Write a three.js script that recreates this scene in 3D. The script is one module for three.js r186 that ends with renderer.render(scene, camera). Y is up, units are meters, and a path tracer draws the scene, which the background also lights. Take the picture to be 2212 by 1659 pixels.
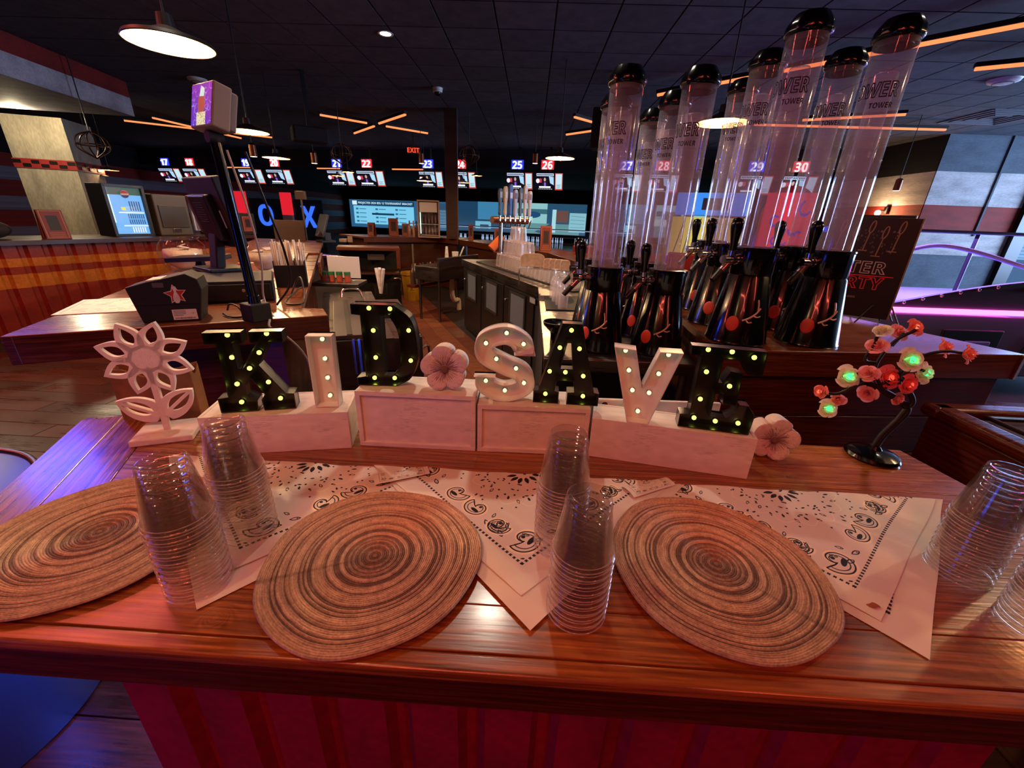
import * as THREE from 'three';
import { mergeGeometries, toCreasedNormals } from 'three/addons/utils/BufferGeometryUtils.js';
import { RoundedBoxGeometry } from 'three/addons/geometries/RoundedBoxGeometry.js';
import { RectAreaLightUniformsLib } from 'three/addons/lights/RectAreaLightUniformsLib.js';
import { FontLoader } from 'three/addons/loaders/FontLoader.js';
import { TextGeometry } from 'three/addons/geometries/TextGeometry.js';

// ---------------------------------------------------------------- camera, exposure, large lights
const scene = new THREE.Scene();
scene.background = new THREE.Color(0x05060a);
const camera = new THREE.PerspectiveCamera(85.97, 2212 / 1659, 0.02, 120);
camera.position.set(0, 1.52, 0);
camera.up.set(-0.0503, 0.92762, -0.37013);
camera.lookAt(-0.02904, 1.52 - 0.3718, -0.92786);
const renderer = new THREE.WebGLRenderer({ antialias: true });
renderer.toneMapping = THREE.LinearToneMapping;
renderer.toneMappingExposure = 1.0;
renderer.shadowMap.enabled = true;
RectAreaLightUniformsLib.init();

const CEIL = 3.43, TOP = 0.92, BAR = 1.08, STEEL = 0.97;
function areaLight(name, color, intensity, w, h, pos, to) {
  const l = new THREE.RectAreaLight(color, intensity, w, h);
  l.name = name; l.position.set(...pos); l.lookAt(...to); scene.add(l); return l;
}
function pointLight(name, color, intensity, pos, radius = 2) {
  const l = new THREE.PointLight(color, intensity, 0, 2);
  l.name = name; l.position.set(...pos); l.castShadow = true; l.shadow.radius = radius; scene.add(l); return l;
}

// ---------------------------------------------------------------- helpers
let seed = 7;
const rnd = () => { seed = (seed * 1664525 + 1013904223) >>> 0; return seed / 4294967296; };
const rr = (a, b) => a + (b - a) * rnd();
const V = (x, y, z) => new THREE.Vector3(x, y, z);
const names = {};
function numbered(n) { const k = names[n] = (names[n] ?? -1) + 1; return k ? `${n}_${String(k).padStart(3, '0')}` : n; }
function mat(color, roughness = 0.6, metalness = 0, extra = {}) {
  const P = ['transmission', 'clearcoat', 'sheen', 'thickness', 'ior', 'specularIntensity', 'anisotropy'].some(k => k in extra);
  const m = new (P ? THREE.MeshPhysicalMaterial : THREE.MeshStandardMaterial)({ color, roughness, metalness });
  for (const [k, v] of Object.entries(extra)) { if (m[k] && m[k].isColor) m[k].set(v); else m[k] = v; }
  return m;
}
const glow = (color, k, base = 0x111111) => mat(base, 0.5, 0, { emissive: color, emissiveIntensity: k });
function flat(g) { g = g.index ? g.toNonIndexed() : g; for (const k of Object.keys(g.attributes)) if (!['position', 'normal', 'uv'].includes(k)) g.deleteAttribute(k); if (!g.attributes.uv) g.setAttribute('uv', new THREE.BufferAttribute(new Float32Array(g.attributes.position.count * 2), 2)); g.morphAttributes = {}; return g; }
function merge(gs) { gs = [gs].flat(3).map(flat); return gs.length > 1 ? mergeGeometries(gs) : gs[0]; }
function mesh(name, gs, m, parent) {
  const o = new THREE.Mesh(Array.isArray(gs) ? merge(gs) : gs, m);
  o.name = parent === scene ? numbered(name) : name; o.castShadow = o.receiveShadow = true; parent.add(o); return o;
}
const part = (parent, name, gs, m, label) => { const o = mesh(name, gs, m, parent); if (label) o.userData.label = label; return o; };
function thing(name, label, category, pos = [0, 0, 0], ry = 0, group) {
  const g = new THREE.Group(); g.name = numbered(name); g.position.set(...pos); g.rotation.y = ry; scene.add(g);
  g.userData = { label, category }; if (group) g.userData.group = group; return g;
}
function solo(name, gs, m, label, category, pos, ry, group) {
  const o = mesh(name, gs, m, scene); if (pos) o.position.set(...pos); if (ry) o.rotation.y = ry;
  o.userData = { label, category }; if (group) o.userData.group = group; return o;
}
function struct(name, gs, m, label) { const o = mesh(name, gs, m, scene); o.userData = { kind: 'structure' }; if (label) o.userData.label = label; return o; }
function copy(o, pos, ry, label) { const c = o.clone(); c.userData = { ...o.userData }; c.name = numbered(o.name.replace(/_\d{3}$/, '')); c.position.set(...pos); if (ry !== undefined) c.rotation.y = ry; if (label) c.userData.label = label; scene.add(c); return c; }
const T = (g, x = 0, y = 0, z = 0, rx = 0, ry = 0, rz = 0) => { if (rx) g.rotateX(rx); if (rz) g.rotateZ(rz); if (ry) g.rotateY(ry); return g.translate(x, y, z); };
const bx = (w, h, d, x = 0, y = 0, z = 0, ry = 0) => T(new THREE.BoxGeometry(w, h, d), x, y, z, 0, ry);
const rb = (w, h, d, x = 0, y = 0, z = 0, r = 0.003, ry = 0, seg = 2) => T(new RoundedBoxGeometry(w, h, d, seg, Math.min(r, w / 2.01, h / 2.01, d / 2.01)), x, y, z, 0, ry);
const cyl = (r0, r1, h, x = 0, y = 0, z = 0, n = 24, open = false) => T(new THREE.CylinderGeometry(r1, r0, h, n, 1, open), x, y + h / 2, z);   // stands on y
const lathe = (pts, n = 32) => new THREE.LatheGeometry(pts.map(p => new THREE.Vector2(p[0], p[1])), n);
const tube = (pts, r, n = 24, k = 8, closed = false) => new THREE.TubeGeometry(new THREE.CatmullRomCurve3(pts.map(p => V(...p)), closed, 'centripetal'), n, r, k, closed);
function bar(a, b, r, k = 8, r2 = r) { const A = V(...a), B = V(...b), g = new THREE.CylinderGeometry(r2, r, A.distanceTo(B), k); g.translate(0, A.distanceTo(B) / 2, 0); g.applyQuaternion(new THREE.Quaternion().setFromUnitVectors(V(0, 1, 0), B.clone().sub(A).normalize())); return g.translate(...a); }
const shp = (pts, holes = []) => { const s = new THREE.Shape(pts.map(p => new THREE.Vector2(...p))); for (const h of holes) s.holes.push(new THREE.Path(h.map(p => new THREE.Vector2(...p)))); return s; };
const ext = (s, depth, bevel = 0, seg = 12) => new THREE.ExtrudeGeometry(s, { depth, bevelEnabled: bevel > 0, bevelThickness: bevel, bevelSize: bevel, bevelOffset: -bevel, bevelSegments: 2, curveSegments: seg });
// slab seen from above: polygon of [x, z], from y0 to y1
const slab = (poly, y0, y1, bevel = 0) => T(ext(shp(poly.map(([x, z]) => [x, -z])), y1 - y0 - 2 * bevel, bevel), 0, y0 + bevel, 0, -Math.PI / 2);
const plane = (w, h, x = 0, y = 0, z = 0, rx = 0, ry = 0) => T(new THREE.PlaneGeometry(w, h), x, y, z, rx, ry);
// uv in metres by the way each face points; dir = the direction (x, z) in which the grain runs on level faces
function uvm(g, sx = 1, sy = 1, ang = 0) {
  g = flat(g); const p = g.attributes.position, n = g.attributes.normal, uv = g.attributes.uv, c = Math.cos(ang), s = Math.sin(ang);
  for (let i = 0; i < p.count; i++) {
    const X = p.getX(i), Y = p.getY(i), Z = p.getZ(i), x = X * c + Z * s, z = -X * s + Z * c, ay = Math.abs(n.getY(i)), ax = Math.abs(n.getX(i) * c + n.getZ(i) * s), az = Math.abs(-n.getX(i) * s + n.getZ(i) * c);
    if (ay >= ax && ay >= az) uv.setXY(i, x * sx, z * sy); else if (az >= ax) uv.setXY(i, x * sx, Y * sy); else uv.setXY(i, z * sx, Y * sy);
  }
  return g;
}
const crease = (g, a = 0.7) => toCreasedNormals(g, a);
// periodic value noise
const perm = Array.from({ length: 4096 }, () => rnd());
const hash = (x, y, s) => perm[((x * 73) ^ (y * 179) ^ (s * 283)) & 4095];
function vn(x, y, px, py, s = 0) {
  const x0 = Math.floor(x), y0 = Math.floor(y), fx = x - x0, fy = y - y0, u = fx * fx * (3 - 2 * fx), v = fy * fy * (3 - 2 * fy), m = (a, b) => ((a % b) + b) % b;
  const a = hash(m(x0, px), m(y0, py), s), b = hash(m(x0 + 1, px), m(y0, py), s), c = hash(m(x0, px), m(y0 + 1, py), s), d = hash(m(x0 + 1, px), m(y0 + 1, py), s);
  return a + (b - a) * u + (c - a) * v + (a - b - c + d) * u * v;
}
function dataTex(w, h, f, srgb = true) {
  const d = new Uint8Array(w * h * 4);
  for (let y = 0; y < h; y++) for (let x = 0; x < w; x++) { const c = f(x / w, y / h, x, y), i = (y * w + x) * 4; d[i] = Math.max(0, Math.min(255, c[0])); d[i + 1] = Math.max(0, Math.min(255, c[1])); d[i + 2] = Math.max(0, Math.min(255, c[2])); d[i + 3] = 255; }
  const t = new THREE.DataTexture(d, w, h); t.magFilter = THREE.LinearFilter; t.minFilter = THREE.LinearMipmapLinearFilter; t.generateMipmaps = true; t.wrapS = t.wrapT = THREE.RepeatWrapping; if (srgb) t.colorSpace = THREE.SRGBColorSpace; t.needsUpdate = true; return t;
}
function canvasTex(w, h, draw) {
  const c = document.createElement('canvas'); c.width = w; c.height = h; const g = c.getContext('2d'); draw(g, w, h);
  const t = new THREE.CanvasTexture(c); t.colorSpace = THREE.SRGBColorSpace; t.wrapS = t.wrapT = THREE.RepeatWrapping; return t;
}

// ---------------------------------------------------------------- surface textures
const lerp = (a, b, t) => a.map((v, i) => v + (b[i] - v) * t);
function grain(u, v, s) {   // long fibres along u, with knots
  let w = v * 9 + 0.55 * vn(u * 3, v * 3, 3, 3, s) + 0.16 * vn(u * 9, v * 6, 9, 6, s + 1);
  for (const [ku, kv, kr] of [[0.23, 0.62, 0.03], [0.71, 0.24, 0.024], [0.52, 0.86, 0.018]]) { const dx = (u - ku) * 2.2, dy = (v - kv) * 0.9, q = Math.exp(-(dx * dx + dy * dy) / (kr * kr)); w += q * 1.3; }
  const ring = 0.5 + 0.5 * Math.sin(w * 24), fine = vn(u * 14, v * 190, 14, 190, s + 2), fine2 = vn(u * 40, v * 380, 40, 380, s + 3), blotch = vn(u * 4, v * 5, 4, 5, s + 4);
  return [ring, fine, fine2, blotch];
}
const woodMap = dataTex(1024, 512, (u, v) => { const [r, f, f2, b] = grain(u, v, 11); const k = 0.2 * r + 0.42 * f + 0.26 * f2 + 0.24 * b; return lerp([80, 42, 17], [192, 122, 58], Math.min(1, Math.max(0, k * 1.05 - 0.05))); });
const woodRough = dataTex(512, 256, (u, v) => { const [r, f, f2, b] = grain(u, v, 11); const q = 70 + 60 * f2 * f + 55 * vn(u * 6, v * 6, 6, 6, 31); return [q, q, q]; }, false);
const woodBump = dataTex(1024, 512, (u, v) => { const [r, f, f2] = grain(u, v, 11); const q = 120 + 60 * (f - 0.5) + 60 * (f2 - 0.5) + 30 * r; return [q, q, q]; }, false);
const noiseMap = dataTex(256, 256, (u, v) => { const q = 190 + 45 * vn(u * 8, v * 8, 8, 8, 3) + 30 * vn(u * 60, v * 60, 60, 60, 5) - 10; return [q, q, q]; });
const washMap = dataTex(1024, 1024, (u, v) => { const f = vn(u * 30, v * 420, 30, 420, 41), g = vn(u * 7, v * 9, 7, 9, 42), sc = f * g > 0.6 ? 0.9 : 1; const q = (226 + 18 * vn(u * 20, v * 50, 20, 50, 43)) * sc; return [q, q * 0.985, q * 0.97]; });
const speck = dataTex(256, 256, (u, v) => { const q = 128 + 127 * (vn(u * 128, v * 128, 128, 128, 9) - 0.5); return [q, q, q]; }, false);
const brushed = dataTex(256, 256, (u, v) => { const q = 85 + 60 * vn(u * 3, v * 120, 3, 120, 17) + 50 * vn(u * 5, v * 5, 5, 5, 18); return [q, q, q]; }, false);
function wood(color, rough = 1, bump = 0.0006, extra = {}) { return mat(color, rough, 0, { map: woodMap, roughnessMap: woodRough, bumpMap: woodBump, bumpScale: bump, ...extra }); }
const M = {
  counter: [0xffffff, 0xf4e2d2, 0xfff4e0].map(c => wood(c, 0.62, 0.0005, { clearcoat: 0.55, clearcoatRoughness: 0.16 })),
  barTop: wood(0xc4a294, 0.7, 0.0004, { clearcoat: 0.5, clearcoatRoughness: 0.22 }),
  fascia: wood(0xa07258, 0.85), frontBoard: wood(0x8e5644, 0.9), panelWood: wood(0x86604e, 0.9), darkWood: wood(0x6a4a40, 0.95),
  steel: mat(0x76706c, 0.62, 1, { roughnessMap: brushed }), chrome: mat(0xd8d2cc, 0.12, 1), black: mat(0x0b0b0c, 0.42), blackMatte: mat(0x121113, 0.75, 0, { map: noiseMap }), blackGloss: mat(0x050506, 0.2, 0, { clearcoat: 0.5, clearcoatRoughness: 0.05, specularIntensity: 0.5 }),
  white: mat(0xe9e4dc, 0.6, 0, { map: washMap }), whitePaint: mat(0xece6dd, 0.5, 0, { map: noiseMap }), wash: mat(0xf3ece4, 0.72, 0, { map: washMap, bumpMap: washMap, bumpScale: 0.0004 }),
  glass: mat(0xffffff, 0.02, 0, { transmission: 1, thickness: 0, ior: 1.5 }), red: mat(0x9a1512, 0.5), kraft: mat(0x9a6335, 0.85, 0, { map: noiseMap }),
};
// ---------------------------------------------------------------- room shell
const floorMat = mat(0x2a1a16, 0.7, 0, { map: noiseMap });
const floor = struct('floor', slab([[-18, 6], [14, 6], [14, -37], [-18, -37]], -0.12, -0.012), floorMat, 'dark floor under the planks and tiles');
const plankMats = [0x7a5044, 0x684238, 0x885a4a].map(c => wood(c, 0.75, 0.0003));
{ // floor boards round the bar
  const variants = [0, 1, 2].map(k => { const g = uvm(rb(1.194, 0.02, 0.174, 0, 0, 0, 0.002, 0, 1), 0.6, 1.2); const uv = g.attributes.uv; for (let i = 0; i < uv.count; i++) uv.setXY(i, uv.getX(i) + k * 0.37, uv.getY(i) + k * 0.31); return g; });
  for (let j = 0; j < 20; j++) for (let i = -5; i < 5; i++) {
    const x = i * 1.2 + (j % 3) * 0.4, z = -0.5 - j * 0.178;
    if (x > -1.3 && x < 0.75 && z < -1.9 && z > -6) continue;
    if (Math.abs(x) < 0.62 && z > -1.1) continue;
    const o = part(floor, 'floor_board', variants[(i + j * 2 + 30) % 3], plankMats[(i * 2 + j + 30) % 3]); o.position.set(x, -0.01, z);
  }
}
{ // quarry tiles in the aisle behind the bar
  const g = rb(0.196, 0.02, 0.196, 0, 0, 0, 0.004, 0, 1), ms = [0x8a4426, 0x7a3b22, 0x94502e].map(c => mat(c, 0.45, 0, { map: noiseMap })), an = Math.atan2(-0.42, -0.907);
  for (let j = 0; j < 33; j++) for (let i = 0; i < 9; i++) {
    const u = -0.4 + j * 0.2, v = (i - 4) * 0.2, o = part(floor, 'floor_tile', g, ms[(i * 5 + j * 3) % 3]);
    o.position.set(-0.45 - 0.42 * u + 0.907 * v, -0.009, -2.6 - 0.907 * u - 0.42 * v); o.rotation.y = an;
  }
}
const ceilMat = [mat(0x4c4955, 0.9, 0, { map: noiseMap }), mat(0x47444f, 0.9, 0, { map: noiseMap }), mat(0x514e5b, 0.9, 0, { map: noiseMap })];
const ceiling = struct('ceiling', slab([[-18, 6], [14, 6], [14, -37], [-18, -37]], CEIL + 0.014, CEIL + 0.15), mat(0x121016, 0.95), 'black suspended ceiling grid');
{
  const g = rb(0.594, 0.014, 0.594, 0, 0, 0, 0.003, 0, 1), rest = [];
  for (let j = 0; j < 30; j++) for (let i = -14; i < 18; i++) {
    const x = 0.44 + i * 0.61, z = -4.05 - (j - 3) * 0.61;
    if (i >= -4 && i < 13 && j >= 1 && j < 18) { const o = part(ceiling, 'ceiling_tile', g, ceilMat[(i * 7 + j * 5 + 50) % 3]); o.position.set(x, CEIL + 0.007, z); }
    else rest.push(bx(0.594, 0.014, 0.594, x, CEIL + 0.007, z));
  }
  const o = part(ceiling, 'ceiling_tiles_beyond', rest, ceilMat[0]); o.userData.kind = 'stuff';
}
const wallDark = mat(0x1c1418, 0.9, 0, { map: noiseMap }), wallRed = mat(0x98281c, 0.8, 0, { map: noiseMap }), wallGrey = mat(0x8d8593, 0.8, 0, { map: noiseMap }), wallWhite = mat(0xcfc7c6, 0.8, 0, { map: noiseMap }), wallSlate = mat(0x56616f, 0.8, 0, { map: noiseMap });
struct('wall_rear', bx(32.4, 3.7, 0.2, -2, 1.7, 6.1), mat(0x4a2a26, 0.85, 0, { map: noiseMap }), 'dark red-brown wall behind the viewer');
struct('wall_far', bx(32.4, 3.7, 0.2, -2, 1.7, -37.1), wallDark, 'black wall at the far end of the lanes');
struct('wall_right', bx(0.2, 3.7, 43, 14.1, 1.7, -15.5), wallDark, 'dark side wall on the right');
{ // left side wall with broad painted stripes
  const w = struct('wall_left', bx(0.2, 3.7, 43, -15.1, 1.7, -15.5), wallRed, 'dark red side wall with grey stripes');
  const stripe = (y0, y1, m) => part(w, 'painted_stripe', bx(0.02, y1 - y0, 40, -14.99, (y0 + y1) / 2, -15.5), m);
  stripe(2.75, 3.43, wallDark); stripe(2.05, 2.4, wallGrey); stripe(1.25, 1.62, wallGrey); stripe(0.3, 0.8, wallGrey);
}
// ---------------------------------------------------------------- soffit and column on the left
{
  const d = V(-0.4, 0, -2.1).normalize(), L = 9, c = V(-6.98, 0, -8.05), e = c.clone().addScaledVector(d, -L);
  const back = V(-d.z, 0, d.x).multiplyScalar(-1);    // away from the bar
  const P = (p, k) => [p.x + back.x * k, p.z + back.z * k];
  const out = back.x < 0 ? 1 : -1;
  const s = struct('trim_1', slab([P(c, 0), P(e, 0), P(e, 5 * out), P(c, 5 * out)], 2.93, CEIL + 0.01), mat(0x9a94a4, 0.8, 0, { map: noiseMap }), 'boxed soffit over the side counter with red and white bands');
  const band = (y0, y1, m, nm, o) => part(s, nm, slab([P(c, -0.006 * o), P(e, -0.006 * o), P(e, 0.1 * o), P(c, 0.1 * o)], y0, y1), m);
  band(3.2, CEIL, mat(0x8f1a12, 0.7, 0, { map: noiseMap }), 'red_band', out); band(2.932, 3.2, mat(0xcdbcc0, 0.7, 0, { map: noiseMap }), 'white_band', out);
  for (const [i, x, z] of [[0, -8.6, -7.6], [1, -7.4, -4.6]]) { const t = thing('soffit_light', ['recessed light in the soffit that lights the block column', 'recessed light in the soffit over the side counter'][i], 'light', [x, 2.93, z], 0, 'soffit lights'); part(t, 'light_lens', T(new THREE.CircleGeometry(0.07, 24), 0, -0.004, 0, Math.PI / 2), glow(new THREE.Color(1, 0.86, 0.6), 10)); part(t, 'trim_ring', lathe([[0.07, -0.005], [0.095, -0.006], [0.1, 0]], 28), M.whitePaint); pointLight('soffit_glow', new THREE.Color(1, 0.8, 0.5), 7, [x, 2.9, z], 3); }
  const sx = -9.35, sz = -8.75;
  const col = struct('trim_2', T(bx(0.9, 2.95, 0.9), sx, 1.47, sz, 0, 0.35), mat(0xb9ae96, 0.85, 0, { map: noiseMap, bumpMap: speck, bumpScale: 0.002 }), 'painted block column behind the side counter');
  const cb = part(col, 'checker_band', T(bx(0.93, 0.16, 0.93), sx, 2.16, sz, 0, 0.35), mat(0x8c1d1a, 0.6));
  const sq = []; for (let i = 0; i < 7; i++) for (let r = 0; r < 2; r++) if ((i + r) % 2) { const g = bx(0.115, 0.055, 0.012, -0.4 + i * 0.133, 2.13 + r * 0.06, 0.468), h = bx(0.012, 0.055, 0.115, 0.468, 2.13 + r * 0.06, -0.4 + i * 0.133); sq.push(T(g, sx, 0, sz, 0, 0.35), T(h, sx, 0, sz, 0, 0.35)); }
  part(col, 'checker_squares', sq, M.black);
}
// ---------------------------------------------------------------- striped wall and window on the right
{
  const z = -10, x0 = 8.35, x1 = 13.9, bands = [[2.76, CEIL, wallSlate], [2.12, 2.76, wallWhite], [1.62, 2.12, wallRed], [1.12, 1.62, wallWhite], [0, 1.12, wallSlate]];
  const wx0 = 10.35, wx1 = 13.3, wy0 = 0.05, wy1 = 3.05;
  const s = struct('wall_front', bx(wx0 - x0, CEIL, 0.3, (x0 + wx0) / 2, CEIL / 2, z - 0.15), wallSlate, 'striped wall of slate, white and red bands');
  part(s, 'wall_over_window', bx(x1 - wx0, CEIL - wy1, 0.3, (x1 + wx0) / 2, (CEIL + wy1) / 2, z - 0.15), wallSlate);
  for (const [y0, y1, m] of bands) { part(s, 'painted_stripe', bx(wx0 - x0 + 0.01, y1 - y0, 0.02, (x0 + wx0) / 2, (y0 + y1) / 2, z + 0.005), m); }
  part(s, 'conduit', bx(0.035, 1.9, 0.03, 9.6, 2.48, z + 0.03), wallSlate);
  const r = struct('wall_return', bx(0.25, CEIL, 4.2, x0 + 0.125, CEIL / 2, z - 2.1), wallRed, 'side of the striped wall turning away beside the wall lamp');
  for (const [y0, y1, m] of bands) part(r, 'painted_stripe', bx(0.02, y1 - y0, 4.2, x0 - 0.005, (y0 + y1) / 2, z - 2.1), m === wallSlate ? wallDark : m);  // slate bands darkened: shade of the turned-away side put into the colour
  const w = new THREE.Group(); w.name = 'window_1'; w.userData = { kind: 'structure', label: 'tall black framed shop window with blinds and daylight' }; scene.add(w);
  const fr = [bx(0.28, wy1, 0.16, wx0 + 0.14, wy1 / 2, z + 0.04), bx(0.12, wy1, 0.16, wx1, wy1 / 2, z + 0.04), bx(wx1 - wx0, 0.16, 0.16, (wx0 + wx1) / 2, wy1 - 0.08, z + 0.04), bx(wx1 - wx0, 0.18, 0.16, (wx0 + wx1) / 2, 0.09, z + 0.04), bx(0.3, wy1, 0.14, 11.75, wy1 / 2, z + 0.04), bx(wx1 - wx0, 0.22, 0.12, (wx0 + wx1) / 2, 2.2, z + 0.03)];
  part(w, 'window_frame', fr, M.black);
  const daylight = canvasTex(512, 512, (g, W, H) => { g.fillStyle = '#86b8ee'; g.fillRect(0, 0, W, H); g.fillStyle = '#c9e6ff'; g.fillRect(40, 140, 150, 90); g.fillStyle = '#5f8fc4'; for (let y = 250; y < 470; y += 12) g.fillRect(0, y, W, 3); g.fillStyle = '#3d5f88'; g.fillRect(60, 330, 160, 182); g.fillRect(300, 300, 150, 212); g.fillStyle = '#b05a74'; g.fillRect(200, 200, 40, 60); });
  part(w, 'window_daylight', plane(wx1 - wx0, wy1, (wx0 + wx1) / 2, wy1 / 2, z - 0.02), mat(0x000000, 1, 0, { emissive: 0xffffff, emissiveMap: daylight, emissiveIntensity: 1.0 }));
  const bl = []; for (let y = 1.45; y < 2.05; y += 0.055) bl.push(bx(1.2, 0.006, 0.03, 11.1, y, z + 0.01)); part(w, 'blinds', bl, mat(0x9fb4cc, 0.6));
  areaLight('window_daylight_glow', 0x86b4ff, 14, 2.6, 2.6, [11.8, 1.6, z + 0.2], [6, 0.9, -2]);
}
{ // second window, in the side wall, beyond the right edge of the view
  const w = new THREE.Group(); w.name = 'window_2'; w.userData = { kind: 'structure', label: 'wide daylight window in the right side wall' }; scene.add(w);
  part(w, 'window_frame', [bx(0.1, 0.12, 5.2, 13.96, 2.9, -6.2), bx(0.1, 0.12, 5.2, 13.96, 0.7, -6.2), bx(0.1, 2.3, 0.12, 13.96, 1.8, -3.6), bx(0.1, 2.3, 0.12, 13.96, 1.8, -8.8), bx(0.1, 2.3, 0.1, 13.96, 1.8, -6.2)], M.black);
  part(w, 'window_daylight', plane(5.1, 2.1, 13.97, 1.8, -6.2, 0, -Math.PI / 2), glow(new THREE.Color(0.3, 0.5, 1), 1.4));
  areaLight('side_window_glow', new THREE.Color(0.42, 0.62, 1), 36, 5, 2.1, [13.85, 1.8, -6.2], [6, 1.6, -6.6]);
}
// ---------------------------------------------------------------- orange ceiling tubes
const ORANGE = new THREE.Color(1, 0.125, 0.085), tubeMat = mat(0x221008, 0.5, 0, { emissive: new THREE.Color(1, 0.25, 0.08), emissiveIntensity: 1.5 });
function ledTube(label, a, b, power = 1, group = 'orange ceiling light tubes') {
  const A = V(...a), B = V(...b), mid = A.clone().add(B).multiplyScalar(0.5), t = thing('ceiling_light', label, 'light', [mid.x, mid.y, mid.z], 0, group), L = A.distanceTo(B), ry = Math.atan2(-(B.z - A.z), B.x - A.x);
  part(t, 'housing', rb(L, 0.045, 0.075, 0, 0.035, 0, 0.006, ry), M.blackMatte);
  part(t, 'light_tube', T(new THREE.CylinderGeometry(0.022, 0.022, L - 0.03, 10), 0, 0, 0, 0, ry, Math.PI / 2), tubeMat);
  if (power) { const l = new THREE.RectAreaLight(ORANGE, power, L * 0.95, 0.05); l.name = 'tube_glow'; l.position.set(mid.x, mid.y - 0.03, mid.z); l.rotation.set(-Math.PI / 2, 0, 0); l.quaternion.setFromEuler(new THREE.Euler(-Math.PI / 2, 0, ry, 'XYZ')); scene.add(l); }
  return t;
}
const TY = 3.3;
ledTube('orange light tube, far left arm of the ceiling cross beside the exit sign', [-4.32, TY, -9.38], [-3.6, TY, -10.04], 14);
ledTube('orange light tube, near right arm of the ceiling cross beside the exit sign', [-3.3, TY, -10.3], [-2.52, TY, -10.98], 14);
ledTube('orange light tube, upper right arm of the cross over the bar', [-3.36, TY, -10.05], [-2.52, TY, -9.13], 14);
ledTube('orange light tube, lower left arm of the cross over the bar', [-3.56, TY, -10.34], [-4.4, TY, -11.3], 14);
ledTube('long orange light tube over the drink towers on the right', [5.3, TY, -3.85], [1.75, TY, -7.35], 16);
ledTube('orange light tube upper arm beside the black speaker near middle', [0.67, TY, -8.89], [1.35, TY, -9.55], 12);
ledTube('orange light tube lower arm beside the black speaker near middle', [0.65, TY, -10.6], [1.4, TY, -9.85], 12);
ledTube('orange light tube below the red and white soffit, left part', [-9.5, TY, -10.62], [-8.3, TY, -11.45], 12);
ledTube('orange light tube left of the pole display', [-8.1, TY, -11.55], [-7.0, TY, -12.3], 12);
ledTube('short orange light tube crossing under the soffit', [-8.45, TY, -10.2], [-8.05, TY, -12.6], 8);
ledTube('orange light tube running to the striped wall on the right', [4.0, TY, -9.05], [7.4, TY, -8.98], 14);
ledTube('short orange light tube seen through the right drink tower', [5.9, TY, -8.0], [4.6, TY, -8.6], 8);
ledTube('orange light tube ahead of the long ceiling tube, vanishing right', [5.6, TY, -5.6], [4.95, TY, -5.95], 5);
ledTube('orange light tube of the ceiling cross behind the viewer', [-1.3, TY, 0.7], [0.1, TY, 2.2], 80);
ledTube('orange light tube crossing behind the viewer', [0.2, TY, 0.7], [-1.2, TY, 2.2], 80);
ledTube('orange light tube of the second cross behind the viewer', [1.3, TY, 0.9], [2.7, TY, 2.4], 80);
ledTube('added unseen orange light tube over the left aisle above the view', [-3.6, TY, -1.5], [-2.5, TY, -2.6], 90);  // tube added out of view to light the soffit
ledTube('added unseen orange light tube over the side counter above the view', [-5.2, TY, -0.8], [-4.2, TY, -1.9], 300);  // second added tube, brightens the soffit face from out of view
// ---------------------------------------------------------------- pendant lamps
const WARM = new THREE.Color(1, 0.62, 0.3), shadeIn = mat(0xe6bd86, 0.5), shadeOut = mat(0x1a1210, 0.45, 0.3);
function pendant(label, x, y, z, power, r = 0.2, group = 'shallow pendant lamps along the bar') {
  const t = thing('pendant_lamp', label, 'lamp', [x, y, z], 0, group), k = r / 0.2;
  part(t, 'lamp_shade', crease(lathe([[0.028 * k, 0.088 * k], [0.03 * k, 0.07 * k], [0.09 * k, 0.042 * k], [0.19 * k, 0.012 * k], [0.2 * k, 0], [0.203 * k, 0.004 * k], [0.195 * k, 0.02 * k], [0.095 * k, 0.05 * k], [0.04 * k, 0.075 * k], [0.035 * k, 0.13 * k], [0, 0.135 * k]], 40), 0.5), shadeOut);
  part(t, 'shade_lining', lathe([[0.197 * k, 0.001], [0.188 * k, 0.010 * k], [0.09 * k, 0.039 * k], [0.028 * k, 0.066 * k], [0, 0.068 * k]], 40), shadeIn);
  part(t, 'bulb', T(new THREE.SphereGeometry(0.032 * k, 16, 12), 0, 0.03 * k, 0), glow(new THREE.Color(1, 0.78, 0.5), 14));
  part(t, 'cord', cyl(0.006, 0.006, CEIL - y - 0.13 * k, 0, 0.13 * k, 0, 6), M.black);
  if (power) pointLight('pendant_glow', WARM, power, [x, y + 0.028 * k, z], 1.6);
  return t;
}
pendant('largest pendant lamp, nearest, glowing high above the left counter', -1.94, 2.3, -2.58, 9);
pendant('second pendant lamp, just right of the pole display', -3.12, 2.29, -5.03, 7);
pendant('third pendant lamp, above lane number twenty', -4.12, 2.28, -7.25, 6);
pendant('pendant lamp hanging left of the drink towers above lane twenty-six', 0.336, 2.31, -6.42, 8);
pendant('pendant lamp seen through the tallest drink tubes', 1.5, 2.3, -3.97, 8);
pendant('distant pendant lamp in front of lane screen twenty-three', -2.84, 2.35, -11.76, 6);
pendant('pendant lamp beside the viewer over the counter', -0.76, 2.3, -0.1, 1.0);
pendant('pendant lamp over the right end of the bar', 2.68, 2.3, -1.52, 4);
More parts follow.
